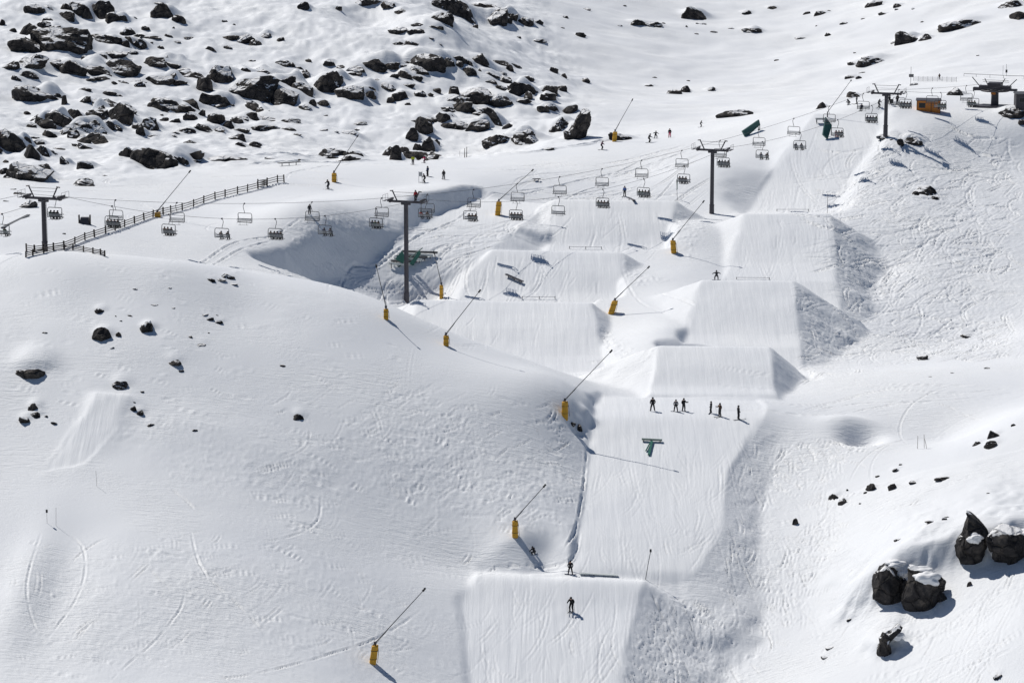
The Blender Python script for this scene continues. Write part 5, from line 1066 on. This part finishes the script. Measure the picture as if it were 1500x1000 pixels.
for x, z1, dx in ((-3.6,5.4,-1.0),(-1.6,5.2,-.5),(1.3,5.3,.6),(3.2,5.2,1.0)):
    mb = MB(); mb.tube([(x-dx*.4,0,3.8),(x+dx,0,z1)], .09, 5); mb.build('lifting_arm', 'steel_dark', t)
mb = MB(); mb.box((-.2,-.95,2.45), (.9,.06,.6)); mb.build('notice_plate', 'orange_paint', t)
mb = MB(); mb.tube([(-2.6,0,4.9),(2.6,0,4.9)], .04, 5); mb.tube([(-2.6,.8,4.5),(2.6,.8,4.5)], .04, 5); mb.build('handrail', 'steel_grey', t)
mb = MB(); mb.box((0,-1.0,-.2), (7.5,4.5,.5)); mb.build('base_slab', 'steel_dark', t)
b = Vector(hit(1360, 162)); t = empty('ski_hut', b, 'orange timber hut with a dark window behind the loaded chairs', 'hut', None, R(-8))
mb = MB(); mb.box((0,0,.7), (4.6,2.6,2.6)); mb.build('wall', 'orange_paint', t)
mb = MB(); mb.hull([(-2.5,-1.5,2.02),(2.5,-1.5,2.02),(2.5,1.5,2.02),(-2.5,1.5,2.02)], [(-2.45,-1.4,2.14),(2.45,-1.4,2.14),(2.4,1.4,2.32),(-2.4,1.4,2.32)]); mb.build('roof', 'steel_dark', t)
mb = MB(); mb.box((-1.25,-1.315,1.1), (1.25,.05,.95)); w_ = mb.build('window', 'steel_dark', t); mb = MB(); mb.box((-1.25,-1.35,1.1), (1.05,.03,.75)); mb.build('pane', 'glass_dark', w_)
mb = MB(); mb.box((1.3,-1.32,.75), (.9,.05,1.7)); d_ = mb.build('door', 'orange_paint', t); mb = MB(); mb.box((1.0,-1.37,.75), (.06,.05,.2)); mb.build('handle', 'black_plastic', d_)
mb = MB()
for x in (-2.28, .5, 2.28): mb.box((x,-1.33,.7), (.1,.06,2.5))
mb.build('corner_board', 'wood_dark', t)
b = Vector(hit(1494, 157)); t = empty('operator_cabin', b, 'black operator cabin at the right edge beside the terminal', 'cabin')
mb = MB(); mb.box((.6,0,1.1), (3.2,2.6,3.0)); mb.build('wall', 'steel_dark', t); mb = MB(); mb.hull([(-1.15,-1.5,2.62),(2.4,-1.5,2.62),(2.4,1.5,2.62),(-1.15,1.5,2.62)], [(-1.15,-1.5,2.74),(2.4,-1.5,2.74),(2.3,1.4,2.95),(-1.05,1.4,2.95)]); mb.build('roof', 'steel_grey', t)
mb = MB(); mb.box((.4,-1.32,1.5), (1.6,.05,.9)); w_ = mb.build('window', 'steel_grey', t); mb = MB(); mb.box((.4,-1.36,1.5), (1.4,.03,.72)); mb.build('pane', 'glass_dark', w_)
b = Vector(hit(1334, 122)); t = empty('trail_sign', b, 'small rectangular sign on a tall pole above the unloading area', 'sign'); s = b.y / F
mb = MB(); mb.tube([(0,0,-.3),(0,0,24*s)], .05, 5); mb.build('pole', 'steel_grey', t); mb = MB(); mb.box((.1,-.06,11*s), (7*s,.05,4.5*s)); mb.build('board', 'steel_grey', t)
b = Vector(hit(1306, 155)); t = empty('notice_board', b, 'small black notice board right of the top tower', 'sign'); s = b.y / F
mb = MB(); mb.box((0,0,6.5*s), (4.2*s,.1,6.5*s)); mb.build('board', 'black_plastic', t); mb = MB(); mb.tube([(0,.08,-.3),(0,.08,6*s)], .05, 5); mb.build('post', 'steel_dark', t)
P3 = [Vector(hit(x, 119 + (x - 1338) * .02)) for x in range(1338, 1408, 7)]
t = empty('safety_net', P3[0], 'low grey safety net with stakes behind the orange hut', 'safety net')
for p in P3: mb = MB(); q = p - P3[0]; mb.tube([q - Vector((0,0,.3)), q + Vector((0,0,1.25))], .04, 4); mb.build('stake', 'steel_dark', t)
mb = MB()
for z in np.linspace(.15, 1.1, 6): mb.tube([p - P3[0] + Vector((0,0,float(z))) for p in P3], .014, 3)
for a, b_ in zip(P3[:-1], P3[1:]):
    for u in (.15, .3, .45, .6, .75, .9): q = a.lerp(b_, u) - P3[0]; mb.tube([q + Vector((0,0,.15)), q + Vector((0,0,1.1))], .014, 3)
mb.build('mesh', 'netting', t)
P3 = [Vector(hit(x, y)) for x, y in ((1412,112),(1430,113),(1450,114),(1470,115),(1500,116),(1530,117))]
t = empty('cable_rail', P3[0], 'dark cable rail running off the right edge above the terminal', 'rail')
mb = MB(); mb.tube([p - P3[0] + Vector((0,0,.7)) for p in P3], .07, 4); mb.build('rail', 'steel_dark', t)
for p in P3: mb = MB(); mb.tube([p - P3[0] - Vector((0,0,.3)), p - P3[0] + Vector((0,0,.75))], .05, 4); mb.build('post', 'steel_dark', t)
def sensor(t, h, l): mb = MB(); mb.box((0,-.1,h*.42), (.45,.2,.7)); mb.build('control_box', 'black_plastic', t)
pole(1474, 112, 94, 'weather mast with a black box at the upper right', 0, .04, 'steel_dark', sensor, 'weather_mast', 'mast')
pole(1469, 111, 96, 'plain thin mast left of the weather mast', 0, .03, 'steel_dark')
